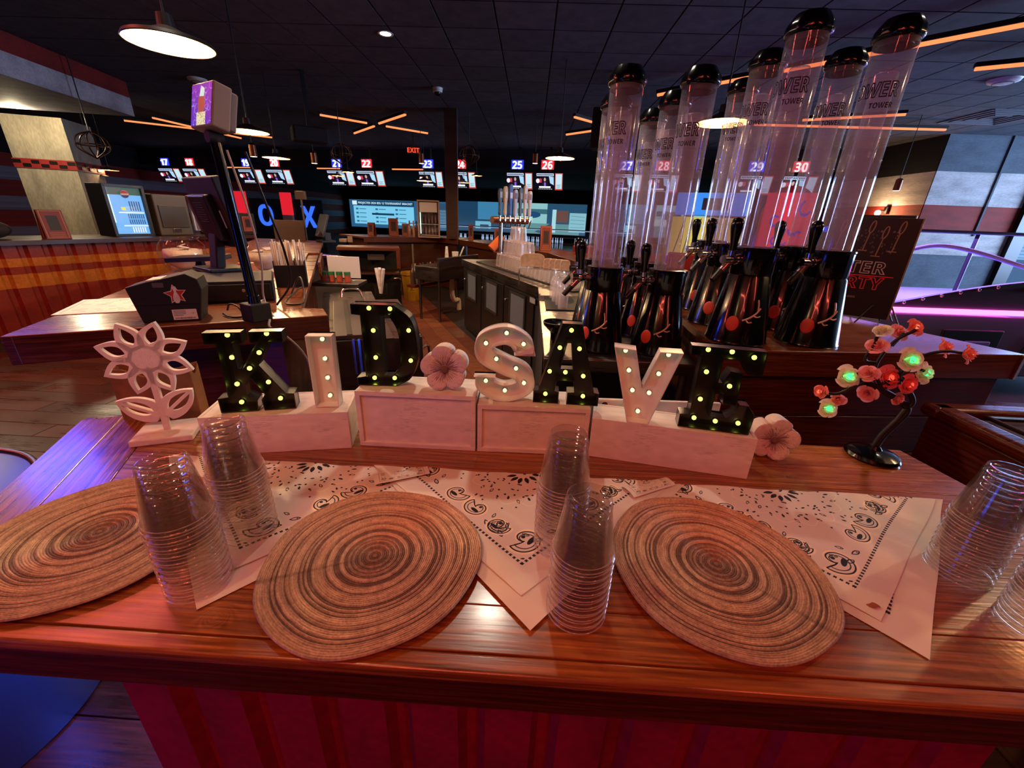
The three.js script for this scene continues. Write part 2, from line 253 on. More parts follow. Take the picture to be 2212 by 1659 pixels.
for (const [i, p] of [[-9.83, 2.08, -9.95], [-9.68, 2.215, -10.09], [-5.57, 2.47, -12.8], [-5.3, 2.585, -12.9], [-2.13, 2.48, -13.8], [-1.75, 2.686, -13.84]].entries())
  pendant(['left of the two small pendant lamps over the side counter', 'right of the two small pendant lamps over the side counter', 'lower small pendant lamp before lane screen twenty-one', 'upper small pendant lamp before lane screen twenty-one', 'lower small pendant lamp before lane screen twenty-four', 'upper small pendant lamp right of lane screen twenty-four'][i], p[0] * 0.93, 1.52 + (p[1] - 1.52) * 0.93, p[2] * 0.93, 1.5, 0.16, 'small far pendant lamps');
// ---------------------------------------------------------------- recessed cans, detectors, vents
function can(label, x, z, power) {
  const t = thing('recessed_light', label, 'light', [x, CEIL, z], 0, 'recessed ceiling lights');
  part(t, 'trim_ring', lathe([[0.06, -0.002], [0.085, -0.006], [0.09, 0], [0.06, 0.02]], 28), M.whitePaint);
  part(t, 'light_lens', T(new THREE.CircleGeometry(0.062, 28), 0, -0.003, 0, Math.PI / 2), glow(new THREE.Color(1, 0.86, 0.68), 16));
  if (power) { const s = new THREE.SpotLight(new THREE.Color(1, 0.86, 0.68), power, 0, 0.85, 0.7, 2); s.name = 'can_glow'; s.position.set(x, CEIL - 0.02, z); s.target.position.set(x, 0, z); s.castShadow = true; s.shadow.radius = 3; scene.add(s, s.target); }
}
can('small round recessed light in the dark ceiling, left of middle', -1.78, -5.78, 12);
can('recessed ceiling light above the middle of the counter', -0.2, -2.54, 15);
can('recessed ceiling light above the left end of the bar', -1.84, -2.4, 5);
can('recessed ceiling light above the right end of the bar', 2.9, -2.4, 9);
{
  const dm = (label, x, z, r) => { const t = thing('smoke_detector', label, 'detector', [x, CEIL, z]); part(t, 'body', lathe([[0, -0.05], [r * 0.5, -0.05], [r * 0.9, -0.03], [r, 0]], 24), M.whitePaint); part(t, 'ring', T(new THREE.TorusGeometry(r * 0.6, 0.004, 6, 24), 0, -0.045, 0, Math.PI / 2), M.blackMatte); };
  dm('white round ceiling speaker above the pole display', -5.5, -7.74, 0.14); dm('white round detector on the ceiling at far right', 6.04, -6.73, 0.17);
  const c = thing('dome_camera', 'small dome security camera with white mount beside the post', 'camera', [-1.63, CEIL, -7.86]);
  part(c, 'mount', cyl(0.075, 0.085, 0.06, 0, -0.06, 0), M.whitePaint); part(c, 'dome', T(new THREE.SphereGeometry(0.055, 18, 10, 0, 6.3, 1.57, 1.57), 0, -0.06, 0), M.blackGloss);
  const v = thing('ceiling_vent', 'square louvred air vent in the ceiling at far right', 'vent', [7.8, CEIL - 0.004, -8.6]);
  for (const k of [0.5, 0.38, 0.26, 0.14]) part(v, 'louvre', [bx(k * 2, 0.02, 0.03, 0, 0, -k), bx(k * 2, 0.02, 0.03, 0, 0, k), bx(0.03, 0.02, k * 2, -k, 0, 0), bx(0.03, 0.02, k * 2, k, 0, 0)], mat(0x6a6874, 0.6));
}
// ---------------------------------------------------------------- front counter
const LX = z => -1.127 + (z + 1.124) * 0.4954;       // where the straight boards meet the angled end board
{
  const t = thing('service_counter', 'long varnished plank counter in the foreground over a red corrugated front', 'counter');
  const RX = z => 1.25 - (z + 1.124) * -0.0 - (-0.387 - z) * 0.16;
  const bands = [[-0.419, -0.4995, 0], [-0.501, -0.699, 1], [-0.7005, -0.8995, 2], [-0.901, -1.124, 0]];
  bands.forEach(([a, b, k], i) => { const g = uvm(slab([[LX(a) + 0.001, a], [RX(a), a], [RX(b), b], [LX(b) + 0.001, b]], TOP - 0.03, TOP, 0.0012), 0.62, 1.7); const uv = g.attributes.uv; for (let j = 0; j < uv.count; j++) uv.setXY(j, uv.getX(j) + i * 0.43, uv.getY(j) + i * 0.29); part(t, 'counter_plank', g, M.counter[k]); });
  const ang = Math.atan2(0.896, 0.444);
  const e = [0.444, 0.896], q = [0.896, -0.444], at = (s, w) => [-1.306 + e[0] * s + q[0] * w, -1.035 + e[1] * s + q[1] * w];
  for (const [w0, w1] of [[0, 0.0995], [0.1005, 0.199]]) part(t, 'end_plank', uvm(slab([at(0, w0), at(0, w1), at(0.68 + w1 * 0.5, w1), at(0.68 + w0 * 0.5, w0)], TOP - 0.03, TOP, 0.0012), 0.62, 1.7, ang), M.counter[w0 ? 0 : 1]);
  part(t, 'front_nosing', uvm(rb(2.42, 0.022, 0.031, 0.21, TOP - 0.011, -0.4025, 0.006, 0, 3), 0.62, 1.7), M.counter[2]); part(t, 'front_edge_board', uvm(rb(2.42, 0.0605, 0.028, 0.21, TOP - 0.0525, -0.404, 0.003, 0, 2), 0.62, 1.7), M.frontBoard);
  part(t, 'end_edge_board', uvm(T(rb(0.74, 0.083, 0.03, 0, 0, 0, 0.005), -1.135, TOP - 0.0425, -0.728, 0, -ang), 0.62, 1.7, ang), M.fascia);
  part(t, 'back_edge_board', uvm(rb(2.2, 0.06, 0.028, 0.0, TOP - 0.06, -1.108, 0.004), 0.62, 1.7), M.fascia);
  // corrugated red sheet: trapezoid ribs
  const pts = []; for (let x = -0.912, i = 0; x < 1.06; x += 0.172, i++) pts.push([x, 0.6], [x + 0.108, 0.6], [x + 0.126, 0.628], [x + 0.154, 0.628]);
  const poly = [...pts.map(([x, z]) => [x, -z]), [1.1, -0.64], [-0.912, -0.64]];
  part(t, 'corrugated_panel', slab(poly, 0.0, TOP - 0.031), mat(0xb01c4c, 0.5, 0.05, { map: noiseMap }));
  part(t, 'body', bx(1.98, TOP - 0.05, 0.42, 0.09, (TOP - 0.05) / 2, -0.86), M.darkWood);
}
{ // drum at the left
  const t = thing('metal_drum', 'tall glossy dark drum standing at the lower left', 'drum', [-1.75, 0, -0.74]);
  part(t, 'shell', lathe([[0, 0.0], [0.375, 0], [0.38, 0.01], [0.38, 0.72], [0.372, 0.74], [0, 0.74]], 64), mat(0x55565e, 0.32, 0.8));
  part(t, 'rim', T(new THREE.TorusGeometry(0.378, 0.01, 10, 64), 0, 0.74, 0, Math.PI / 2), M.steel);
}
// ---------------------------------------------------------------- printed bandanas
const bandana = canvasTex(1536, 1536, (g, W) => {
  g.fillStyle = '#d8d2c8'; g.fillRect(0, 0, W, W); const S = W;
  for (let i = 0; i < 5000; i++) { g.fillStyle = `rgba(${rnd() > 0.5 ? '250,246,236' : '176,170,164'},0.16)`; g.fillRect(rnd() * W, rnd() * W, 2 + rnd() * 16, 1.5); }
  g.translate(W / 2, W / 2); g.lineJoin = g.lineCap = 'round';
  const INK = '#17141a', CREAM = '#efe0c2';
  const drop = (x, y, r, a, fill = true) => { g.save(); g.translate(x, y); g.rotate(a); g.beginPath(); g.moveTo(0, -r * 1.7); g.quadraticCurveTo(r * 1.1, 0, 0, r); g.quadraticCurveTo(-r * 1.1, 0, 0, -r * 1.7); if (fill) { g.fillStyle = INK; g.fill(); } else { g.lineWidth = r * 0.3; g.strokeStyle = INK; g.stroke(); g.beginPath(); g.arc(0, r * 0.2, r * 0.22, 0, 7); g.fillStyle = INK; g.fill(); } g.restore(); };
  const dot = (x, y, r) => { g.fillStyle = INK; g.beginPath(); g.arc(x, y, r, 0, 7); g.fill(); };
  const paisley = (x, y, s, a, flip = 1) => { g.save(); g.translate(x, y); g.rotate(a); g.scale(s * flip, s);
    const body = k => { g.beginPath(); g.moveTo(38 * k, -42 * k); g.bezierCurveTo(70 * k, -10 * k, 46 * k, 46 * k, 0, 48 * k); g.bezierCurveTo(-46 * k, 48 * k, -58 * k, 0, -34 * k, -24 * k); g.bezierCurveTo(-14 * k, -44 * k, 12 * k, -22 * k, 4 * k, -4 * k); g.bezierCurveTo(20 * k, -14 * k, 26 * k, -26 * k, 38 * k, -42 * k); };
    body(1.14); g.strokeStyle = CREAM; g.lineWidth = 9; g.stroke(); body(1); g.strokeStyle = INK; g.lineWidth = 5; g.stroke(); body(0.72); g.lineWidth = 3.5; g.stroke(); g.beginPath(); g.ellipse(-6, 18, 22, 9, -0.3, 0, 7); g.fillStyle = INK; g.fill(); dot(-16, -12, 7); g.restore(); };
  for (let q = 0; q < 4; q++) { g.save(); g.rotate(q * Math.PI / 2);
    for (let i = -21; i <= 21; i++) { const x = i * S * 0.0192, y = S * 0.405; g.save(); g.translate(x, y); g.rotate(Math.PI / 4); g.fillStyle = INK; g.fillRect(-10, -4, 20, 8); g.fillRect(-4, -10, 8, 20); g.restore(); }
    paisley(S * 0.315, S * 0.33, 1.75, 0.55); paisley(S * 0.335, S * 0.2, 1.35, -1.9, -1); paisley(-S * 0.05, S * 0.33, 1.5, 0.3); paisley(S * 0.075, S * 0.33, 1.5, -0.3, -1); paisley(-S * 0.2, S * 0.335, 1.2, 1.2);
    for (const x of [-0.24, -0.16, 0.2, 0.27]) { drop(x * S, S * 0.36, 22, 1.2, false); drop(x * S + 30, S * 0.31, 16, 0.4, false); }
    for (let i = 0; i < 5; i++) { g.strokeStyle = INK; g.lineWidth = 3; g.beginPath(); g.moveTo(S * (-0.2 + i * 0.012), S * 0.33); g.lineTo(S * (-0.205 + i * 0.012), S * 0.37); g.stroke(); }
    drop(S * 0.02, S * 0.275, 12, 0.25); drop(S * 0.0, S * 0.262, 12, -0.25); drop(S * 0.385, S * 0.39, 10, 0.8);
    g.restore(); }
  for (let i = 0; i < 12; i++) drop(Math.sin(i * Math.PI / 6) * S * 0.05, -Math.cos(i * Math.PI / 6) * S * 0.06, 28, i * Math.PI / 6);
  dot(0, 0, 12);
  for (let i = 0; i < 28; i++) { const a = i * Math.PI / 14, R = S * (0.205 + 0.012 * (i % 2)); drop(Math.sin(a) * R, -Math.cos(a) * R, 15, a + (i % 2 ? 0.5 : 3.4), i % 3 > 0); dot(Math.sin(a + 0.1) * R * 0.86, -Math.cos(a + 0.1) * R * 0.86, 8); }
  g.strokeStyle = 'rgba(240,228,204,0.9)'; g.lineWidth = 5; g.beginPath(); for (let i = 0; i <= 120; i++) { const a = i / 120 * 6.2832, R = S * (0.235 + 0.014 * Math.cos(a * 14)); g.lineTo(Math.sin(a) * R, Math.cos(a) * R); } g.stroke();
  for (let i = 0; i < 46; i++) { const a = rnd() * 6.28, R = S * rr(0.075, 0.18); rnd() > 0.5 ? drop(Math.cos(a) * R, Math.sin(a) * R, 12, a) : dot(Math.cos(a) * R, Math.sin(a) * R, 7); }
  for (let i = 0; i < 30; i++) { const a = rnd() * 6.28, R = S * rr(0.26, 0.3); dot(Math.cos(a) * R, Math.sin(a) * R, 7); }
});
const clothMat = mat(0xffffff, 0.9, 0, { map: bandana, side: THREE.DoubleSide, bumpMap: speck, bumpScale: 0.0003 });
const stainMat = mat(0x8a4a20, 0.8);
function clothTri(cx, y, k, dx, dz, s) {     // folded square: long edge along x at the back, point towards the viewer
  const n = 30, pos = [], uv = [], idx = [], L = 0.39 * k, id = (i, j) => i * (i + 1) / 2 + j;
  for (let i = 0; i <= n; i++) for (let j = 0; j <= i; j++) {
    const q = L * (1 - i / n), p = i ? (j / i * 2 - 1) * (L - q) : 0, P = p, Q = q;     // q: towards the point
    const w = 0.0016 * (vn(P * 18 + 9, Q * 18 + s, 999, 999, s) + 0.6 * vn(P * 40 + 3, Q * 40, 999, 999, s + 1));
    const edge = 0.004 * Math.sin(P * 21 + s * 2);
    pos.push(cx + P * 1.0 + dx * (Q / L), y + w, -0.876 + Q + dz * (Q / L) + edge * (1 - Q / L)); uv.push((Q / k + P / k) / 1.4142 / 0.55 + 0.5, (Q / k - P / k) / 1.4142 / 0.55 + 0.5);
  }
  for (let i = 0; i < n; i++) for (let j = 0; j <= i; j++) { idx.push(id(i, j), id(i + 1, j), id(i + 1, j + 1)); if (j < i) idx.push(id(i, j), id(i + 1, j + 1), id(i, j + 1)); }
  const g = new THREE.BufferGeometry(); g.setAttribute('position', new THREE.Float32BufferAttribute(pos, 3)); g.setAttribute('uv', new THREE.Float32BufferAttribute(uv, 2)); g.setIndex(idx); g.computeVertexNormals(); return g;
}
function cloth(label, cx, y, dx, s, sx) {
  const t = thing('bandana', label, 'cloth', [0, 0, 0], 0, 'white bandanas with black paisley print');
  part(t, 'under_layer', clothTri(cx + 0.006, y, 1.0, dx + sx, 0.032, s), clothMat); const top = part(t, 'upper_layer', clothTri(cx, y + 0.0022, 0.965, dx, -0.016, s + 5), clothMat);
  return t;
}
cloth('folded white paisley bandana at left under the two cup stacks', -0.52, TOP + 0.0006, 0.0, 1, 0.01);
{ const c = cloth('folded white paisley bandana at right with a rusty stain', 0.64, TOP + 0.0006, -0.03, 2, 0.02);
  part(c, 'stain', T(new THREE.ShapeGeometry(shp(smooth([[0, 0.004], [0.005, 0.006], [0.01, 0.003], [0.012, -0.003], [0.006, -0.004], [0.002, -0.006], [-0.006, -0.004], [-0.01, 0.001], [-0.005, 0.002]], 30))), 0, 0, 0, -Math.PI / 2).translate(0.617, TOP + 0.0062, -0.545), mat(0x9a5a34, 0.9, 0, { map: noiseMap }), 'rust-brown stain'); }
{ const c = cloth('folded white paisley bandana pointing out between the two full placemats', 0.013, TOP + 0.0052, 0.0, 3, 0.01);
  const flap = (x, z, s, ry) => { const g = new THREE.CylinderGeometry(0.016, 0.012, 0.13, 14, 1, true, 0.4, 3.6); g.rotateZ(Math.PI / 2); g.scale(1, 0.4, 1.5); return T(g, x, TOP + 0.012, z, 0, ry); };
  part(c, 'rolled_corner', flap(-0.285, -0.835, 1, 0.42), clothMat); part(c, 'rolled_corner', flap(0.315, -0.845, 1, 0.46), clothMat); }
// ---------------------------------------------------------------- woven placemats
const coilTone = Array.from({ length: 64 }, (_, i) => i < 1 ? 0.8 : rnd() < 0.42 ? 0.02 + 0.2 * rnd() : 0.55 + 0.45 * rnd());
const matMap = dataTex(1024, 1024, (u, v) => { const r = v * 54, i = Math.floor(r), f = r - i; const tone = 0.66 * coilTone[i % 64] + 0.34 * (0.5 + 0.5 * Math.sin(f * 6.28)); const th = vn(u * 420, r * 2.2, 420, 4096, 21), th2 = vn(u * 46, r, 46, 4096, 22); const k = Math.max(0, Math.min(1, tone * 0.95 + 0.3 * (th - 0.5) + 0.26 * (th2 - 0.5))); return lerp([84, 62, 56], [226, 202, 170], k); });
const matBump = dataTex(1024, 512, (u, v) => { const q = 128 + 100 * (vn(u * 420, v * 90, 420, 90, 27) - 0.5); return [q, q, q]; }, false);
const matMat = mat(0xffffff, 0.72, 0, { map: matMap, bumpMap: matBump, bumpScale: 0.0006 });
const matGeo = (() => { const R = 0.1935, p = [[0.0005, 0]]; const n = 54; p.length = 0; p.push([0.0008, 0.0042]); for (let i = 0; i < n; i++) { const r0 = R * i / n, w = R / n, h = 0.0032 + 0.0012 * coilTone[i % 64]; p.push([r0 + w * 0.15 + 0.001, h - 0.0006], [r0 + w * 0.5, h + 0.0012], [r0 + w * 0.85, h - 0.0002], [r0 + w, h - 0.0012]); } p.push([R + 0.001, 0.0018], [R, 0.0002]); const g = lathe(p.map(([r, y]) => [r, y]), 112);
  const a = g.attributes.position, uv = g.attributes.uv; for (let i = 0; i < a.count; i++) { const x = a.getX(i), z = a.getZ(i), r = Math.hypot(x, z), th = Math.atan2(z, x), k = r / R; uv.setXY(i, (th / 6.2832 + 0.5), Math.min(0.999, k)); const s = 1 + 0.012 * k * Math.sin(3 * th + 1) + 0.007 * k * Math.sin(7 * th) ; a.setXYZ(i, x * s, a.getY(i) + 0.0025 * k * k * (1 + Math.sin(2 * th + 0.7)), z * s); }
  g.computeVertexNormals(); return g; })();
const matA = solo('placemat', matGeo, matMat, 'round woven placemat in the middle, between the cup stacks', 'placemat', [-0.26, TOP + 0.0085, -0.58], 0.4, 'round woven placemats');
copy(matA, [0.378, TOP + 0.0085, -0.612], 2.3, 'round woven placemat on the right bandana with a frayed edge');
copy(matA, [-0.803, TOP + 0.0085, -0.596], 4.1, 'round woven placemat cut off by the left picture edge');
// ---------------------------------------------------------------- stacked clear plastic cups, upside down
const cupMat = mat(0xf4f1ee, 0.04, 0, { transmission: 0.988, thickness: 0, ior: 1.55, side: THREE.DoubleSide }), cupRimMat = mat(0xfff8f0, 0.08, 0, { transmission: 0.82, thickness: 0, ior: 1.5 }), cupRimGeo = T(new THREE.TorusGeometry(0.0484, 0.0011, 6, 44), 0, 0.0016, 0, Math.PI / 2);
const cupGeo = lathe([[0.0462, 0.0006], [0.0482, 0], [0.0494, 0.0014], [0.0488, 0.0032], [0.0470, 0.0036], [0.0462, 0.012], [0.0455, 0.0135], [0.0395, 0.058], [0.0348, 0.088], [0.0355, 0.09], [0.0342, 0.096], [0.0328, 0.1035], [0.0306, 0.105], [0.0265, 0.1046], [0.0255, 0.1015], [0.012, 0.1005], [0.0, 0.1008]], 40);
const ords = ['top', 'second', 'third', 'fourth', 'fifth', 'sixth', 'seventh', 'eighth', 'ninth', 'tenth', 'eleventh', 'twelfth', 'thirteenth', 'fourteenth', 'fifteenth', 'sixteenth', 'seventeenth', 'bottom'];
let cup0;
function cupStack(where, x, z, n, pitch, lean, y = TOP) {
  for (let k = 0; k < n; k++) {
    const i = n - 1 - k, lab = `clear plastic cup, ${i === 0 ? 'topmost' : i === n - 1 ? 'lowest' : ords[i] + ' from the top'}, ${where}`;
    const p = [x + lean[0] * k * pitch + rr(-0.0005, 0.0005), y + 0.0005 + k * pitch, z + lean[1] * k * pitch + rr(-0.0005, 0.0005)];
    if (!cup0) { cup0 = thing('plastic_cup', lab, 'cup', p, 0, 'stacked clear plastic cups'); part(cup0, 'cup_wall', cupGeo, cupMat); part(cup0, 'rolled_rim', cupRimGeo, cupRimMat); part(cup0, 'stacking_ring', T(new THREE.TorusGeometry(0.0468, 0.0008, 5, 40), 0, 0.0084, 0, Math.PI / 2), cupRimMat); } else copy(cup0, p, rr(0, 6), lab);
  }
}
cupStack('stack in front of the black K', -0.53, -0.632, 11, 0.0138, [0.0, 0.0], TOP + 0.006);
cupStack('front stack beside the left placemat', -0.537, -0.506, 11, 0.0135, [0.0, 0.0], TOP + 0.006);
cupStack('back stack behind the middle front stack', 0.083, -0.638, 11, 0.014, [0.0, 0.0], TOP + 0.0145);
cupStack('front stack between the two full placemats', 0.104, -0.502, 10, 0.0136, [0.0, 0.0], TOP + 0.004);
cupStack('stack near the right edge below the rose lamp', 0.852, -0.645, 10, 0.0136, [0.0, 0.0], TOP + 0.001);
cupStack('stack cut off at the far right edge', 0.872, -0.528, 10, 0.0136, [0.0, 0.0], TOP + 0.001);
// ---------------------------------------------------------------- white boxes that carry the letters
function signBox(label, a, b, h, depth, framed) {
  const L = Math.hypot(b[0] - a[0], b[1] - a[1]), ry = Math.atan2(-(b[1] - a[1]), b[0] - a[0]), t = thing('wooden_box', label, 'box', [a[0], TOP, a[1]], ry, 'whitewashed wooden boxes under the letters');
  if (framed) {
    part(t, 'body', uvm(rb(L, h, depth - 0.008, L / 2, h / 2, -depth / 2 - 0.004, 0.002), 2, 2), M.wash);
    const f = 0.013; for (const g of [rb(L, f, 0.01, L / 2, f / 2, -0.005, 0.0015), rb(L, f, 0.01, L / 2, h - f / 2, -0.005, 0.0015), rb(f, h - 2 * f, 0.01, f / 2, h / 2, -0.005, 0.0015), rb(f, h - 2 * f, 0.01, L - f / 2, h / 2, -0.005, 0.0015)]) part(t, 'frame_slat', uvm(g, 2, 2), M.wash);
  } else {
    const w = 0.008; part(t, 'front_board', uvm(rb(L, h, w, L / 2, h / 2, -w / 2, 0.0015), 2, 2), M.wash); part(t, 'back_board', uvm(rb(L, h, w, L / 2, h / 2, -depth + w / 2, 0.0015), 2, 2), M.wash);
    for (const x of [w / 2, L - w / 2]) part(t, 'side_board', uvm(rb(w, h, depth - 2 * w, x, h / 2, -depth / 2, 0.001), 2, 2), M.wash);
    part(t, 'lid_board', uvm(rb(L - 2 * w, w, depth - 2 * w, L / 2, h - w / 2 - 0.001, -depth / 2, 0.001), 2, 2), M.wash);
  }
  return t;
}
signBox('whitewashed box under the black K and white I', [-0.813, -0.888], [-0.463, -0.965], 0.11, 0.15, false);
signBox('tall framed white box under the black D and carved flower', [-0.446, -0.981], [-0.125, -0.984], 0.165, 0.125, true);
signBox('framed white box under the white S and black A', [-0.12, -0.984], [0.18, -0.992], 0.142, 0.115, true);
signBox('long plain white box under the white V and black E', [0.186, -0.992], [0.584, -0.92], 0.117, 0.1, false);
{ const t = thing('wooden_plaque', 'white wooden board with a dark knot behind the V', 'board', [0.36, TOP, -1.105], 0.04); part(t, 'board', uvm(rb(0.42, 0.128, 0.012, 0, 0.064, 0, 0.002), 2, 2), M.wash); part(t, 'knot', T(new THREE.CircleGeometry(0.009, 16), -0.125, 0.112, 0.0066).scale(1, 1, 1), mat(0x4a2a20, 0.9), 'dark wood knot'); }
// ---------------------------------------------------------------- marquee letters
const letterBlack = mat(0x12130f, 0.34, 0.1, { clearcoat: 0.7, clearcoatRoughness: 0.1 }), letterWhite = mat(0xe6e2da, 0.4), bulbY = mat(0x888866, 0.3, 0, { emissive: new THREE.Color(0.88, 1, 0.09), emissiveIntensity: 4.2 }), bulbW = mat(0x999988, 0.3, 0, { emissive: new THREE.Color(0.92, 1, 0.5), emissiveIntensity: 1.5 });
function wallOf(pts, depth, t) {   // raised rim that follows a closed outline
  const n = pts.length, area = pts.reduce((s, p, i) => { const q = pts[(i + 1) % n]; return s + p[0] * q[1] - q[0] * p[1]; }, 0), sg = area > 0 ? 1 : -1, inn = [];
  for (let i = 0; i < n; i++) { const a = pts[(i + n - 1) % n], b = pts[i], c = pts[(i + 1) % n], d0 = V(b[0] - a[0], b[1] - a[1], 0).normalize(), d1 = V(c[0] - b[0], c[1] - b[1], 0).normalize(), n0 = [-d0.y * sg, d0.x * sg], n1 = [-d1.y * sg, d1.x * sg]; const k = 1 / Math.max(0.35, (1 + n0[0] * n1[0] + n0[1] * n1[1])); inn.push([b[0] + (n0[0] + n1[0]) * t * k, b[1] + (n0[1] + n1[1]) * t * k]); }
  return ext(shp(sg > 0 ? pts : [...pts].reverse(), [sg > 0 ? [...inn].reverse() : inn]), depth);
}
function smooth(pts, n = 60, closed = true) { return new THREE.CatmullRomCurve3(pts.map(p => V(p[0], p[1], 0)), closed, 'centripetal').getPoints(n).slice(0, closed ? -1 : undefined).map(p => [p.x, p.y]); }
function letter(name, label, a, b, y, outline, holes, bulbs, black, depth = 0.042) {
  const ry = Math.atan2(-(b[1] - a[1]), b[0] - a[0]), t = thing(name, label, 'letter', [a[0], y, a[1]], ry, 'light-up marquee letters'), m = black ? letterBlack : letterWhite;
  part(t, 'back_plate', T(ext(shp(outline, holes), 0.012), 0, 0, -depth), m);
  part(t, 'rim', [outline, ...holes].map((o, i) => { const g = i ? ext(shp(growOut(o), [[...o].reverse()]), depth) : wallOf(o, depth, 0.0022); return T(g, 0, 0, -depth); }), m);
  for (const [x, yy] of bulbs) { const s = part(t, 'bulb_socket', T(lathe([[0, 0.004], [0.0062, 0.004], [0.0074, 0.0025], [0.0078, 0]], 16), x, yy, -depth + 0.012, Math.PI / 2), black ? letterBlack : M.chrome); part(s, 'bulb', T(new THREE.SphereGeometry(0.0056, 12, 8), x, yy, -depth + 0.019), black ? bulbY : bulbW); }
  return t;
}
function growOut(o, t = 0.0022) { const n = o.length, area = o.reduce((s, p, i) => { const q = o[(i + 1) % n]; return s + p[0] * q[1] - q[0] * p[1]; }, 0), sg = area > 0 ? -1 : 1; const r = []; for (let i = 0; i < n; i++) { const a = o[(i + n - 1) % n], b = o[i], c = o[(i + 1) % n], d0 = V(b[0] - a[0], b[1] - a[1], 0).normalize(), d1 = V(c[0] - b[0], c[1] - b[1], 0).normalize(), n0 = [-d0.y * sg, d0.x * sg], n1 = [-d1.y * sg, d1.x * sg], k = 1 / Math.max(0.35, 1 + n0[0] * n1[0] + n0[1] * n1[1]); r.push([b[0] + (n0[0] + n1[0]) * t * k, b[1] + (n0[1] + n1[1]) * t * k]); } return area > 0 ? r : r.reverse(); }
const yB1 = TOP + 0.1105, yB2 = TOP + 0.1655, yB3 = TOP + 0.1425, yB4 = TOP + 0.1175;
letter('letter_k', 'black slab letter K with yellow bulbs', [-0.772, -0.919], [-0.608, -0.969], yB1, [[0, 0], [0.086, 0], [0.089, 0.03], [0.068, 0.045], [0.068, 0.072], [0.082, 0.092], [0.108, 0.045], [0.098, 0.03], [0.1, 0], [0.177, 0], [0.177, 0.043], [0.158, 0.045], [0.108, 0.125], [0.14, 0.183], [0.173, 0.183], [0.173, 0.211], [0.099, 0.211], [0.099, 0.183], [0.11, 0.183], [0.068, 0.118], [0.06, 0.118], [0.06, 0.183], [0.082, 0.183], [0.082, 0.211], [0, 0.211], [0, 0.183], [0.024, 0.183], [0.024, 0.043], [0, 0.04]], [], [[0.045, 0.199], [0.132, 0.2], [0.044, 0.141], [0.107, 0.151], [0.078, 0.11], [0.042, 0.069], [0.115, 0.07], [0.043, 0.018], [0.136, 0.022]], true);
letter('letter_i', 'white letter I with small clear bulbs', [-0.557, -0.982], [-0.498, -0.993], yB1, [[0, 0], [0.061, 0], [0.063, 0.197], [0, 0.197]], [], [[0.034, 0.183], [0.034, 0.13], [0.034, 0.076], [0.034, 0.024]], false);
{ const o = [[0, 0], ...smooth([[0.104, 0], [0.143, 0.022], [0.164, 0.07], [0.166, 0.13], [0.152, 0.188], [0.112, 0.221]], 26, false), [0.003, 0.221], [0.003, 0.195], [0.025, 0.193], [0.025, 0.027], [0, 0.022]], h = [[0.075, 0.03], ...smooth([[0.097, 0.03], [0.113, 0.05], [0.12, 0.1], [0.117, 0.155], [0.098, 0.194]], 18, false), [0.075, 0.194]];
  letter('letter_d', 'tall black slab letter D with yellow bulbs', [-0.451, -1.019], [-0.336, -1.026], yB2, o, [h], [[0.042, 0.207], [0.096, 0.207], [0.048, 0.148], [0.141, 0.151], [0.048, 0.073], [0.142, 0.067], [0.04, 0.014], [0.095, 0.015]], true); }
{ const c = smooth([[0.0945, 0.131], [0.0905, 0.157], [0.045, 0.1825], [-0.0085, 0.163], [-0.009, 0.13], [0.04, 0.1015], [0.09, 0.078], [0.0985, 0.046], [0.043, 0.0235], [-0.0085, 0.046], [-0.0095, 0.069]], 80, false), w = 0.0235, l = [], r = [];
  c.forEach((p, i) => { const a = c[Math.max(0, i - 1)], b = c[Math.min(c.length - 1, i + 1)], d = V(b[0] - a[0], b[1] - a[1], 0).normalize(); if (i === 0 || i === c.length - 1) d.set(0, i ? 1 : 1, 0), d.y = i ? 1 : 1; l.push([p[0] - d.y * w, p[1] + d.x * w]); r.push([p[0] + d.y * w, p[1] - d.x * w]); });
  l[0] = [0.121, 0.131]; r[0] = [0.0665, 0.131]; l[l.length - 1] = [-0.038, 0.069]; r[r.length - 1] = [0.019, 0.069];
  const fix = (o, q) => o.filter((p, i) => i === 0 || i === o.length - 1 || (p[1] > -0.001));
  letter('letter_s', 'white curved letter S with small clear bulbs', [-0.095, -1.008], [0.004, -1.013], yB3, [...l, ...r.reverse()], [], [[0.045, 0.184], [-0.008, 0.155], [0.09, 0.156], [0.02, 0.113], [0.073, 0.088], [-0.007, 0.05], [0.096, 0.047], [0.045, 0.0235]], false); }
letter('letter_a', 'black slab letter A with yellow bulbs', [0.026, -1.018], [0.202, -1.012], yB3, [[0, 0], [0.068, 0], [0.068, 0.034], [0.056, 0.036], [0.061, 0.066], [0.104, 0.066], [0.109, 0.036], [0.09, 0.034], [0.09, 0], [0.174, 0], [0.174, 0.036], [0.16, 0.038], [0.113, 0.22], [0.063, 0.22], [0.013, 0.036], [0, 0.034]], [[[0.067, 0.1], [0.099, 0.1], [0.09, 0.17], [0.079, 0.17]]], [[0.088, 0.198], [0.062, 0.15], [0.113, 0.15], [0.04, 0.083], [0.082, 0.083], [0.13, 0.075], [0.033, 0.017], [0.135, 0.017]], true);
letter('letter_v', 'white letter V with small clear bulbs', [0.273, -0.977], [0.326, -0.967], yB4, [[0, 0], [0.054, 0], [0.106, 0.199], [0.053, 0.197], [0.024, 0.099], [-0.003, 0.196], [-0.056, 0.199]], [], [[-0.027, 0.186], [0.076, 0.186], [-0.012, 0.135], [0.061, 0.134], [0.004, 0.082], [0.046, 0.08], [0.026, 0.025]], false);
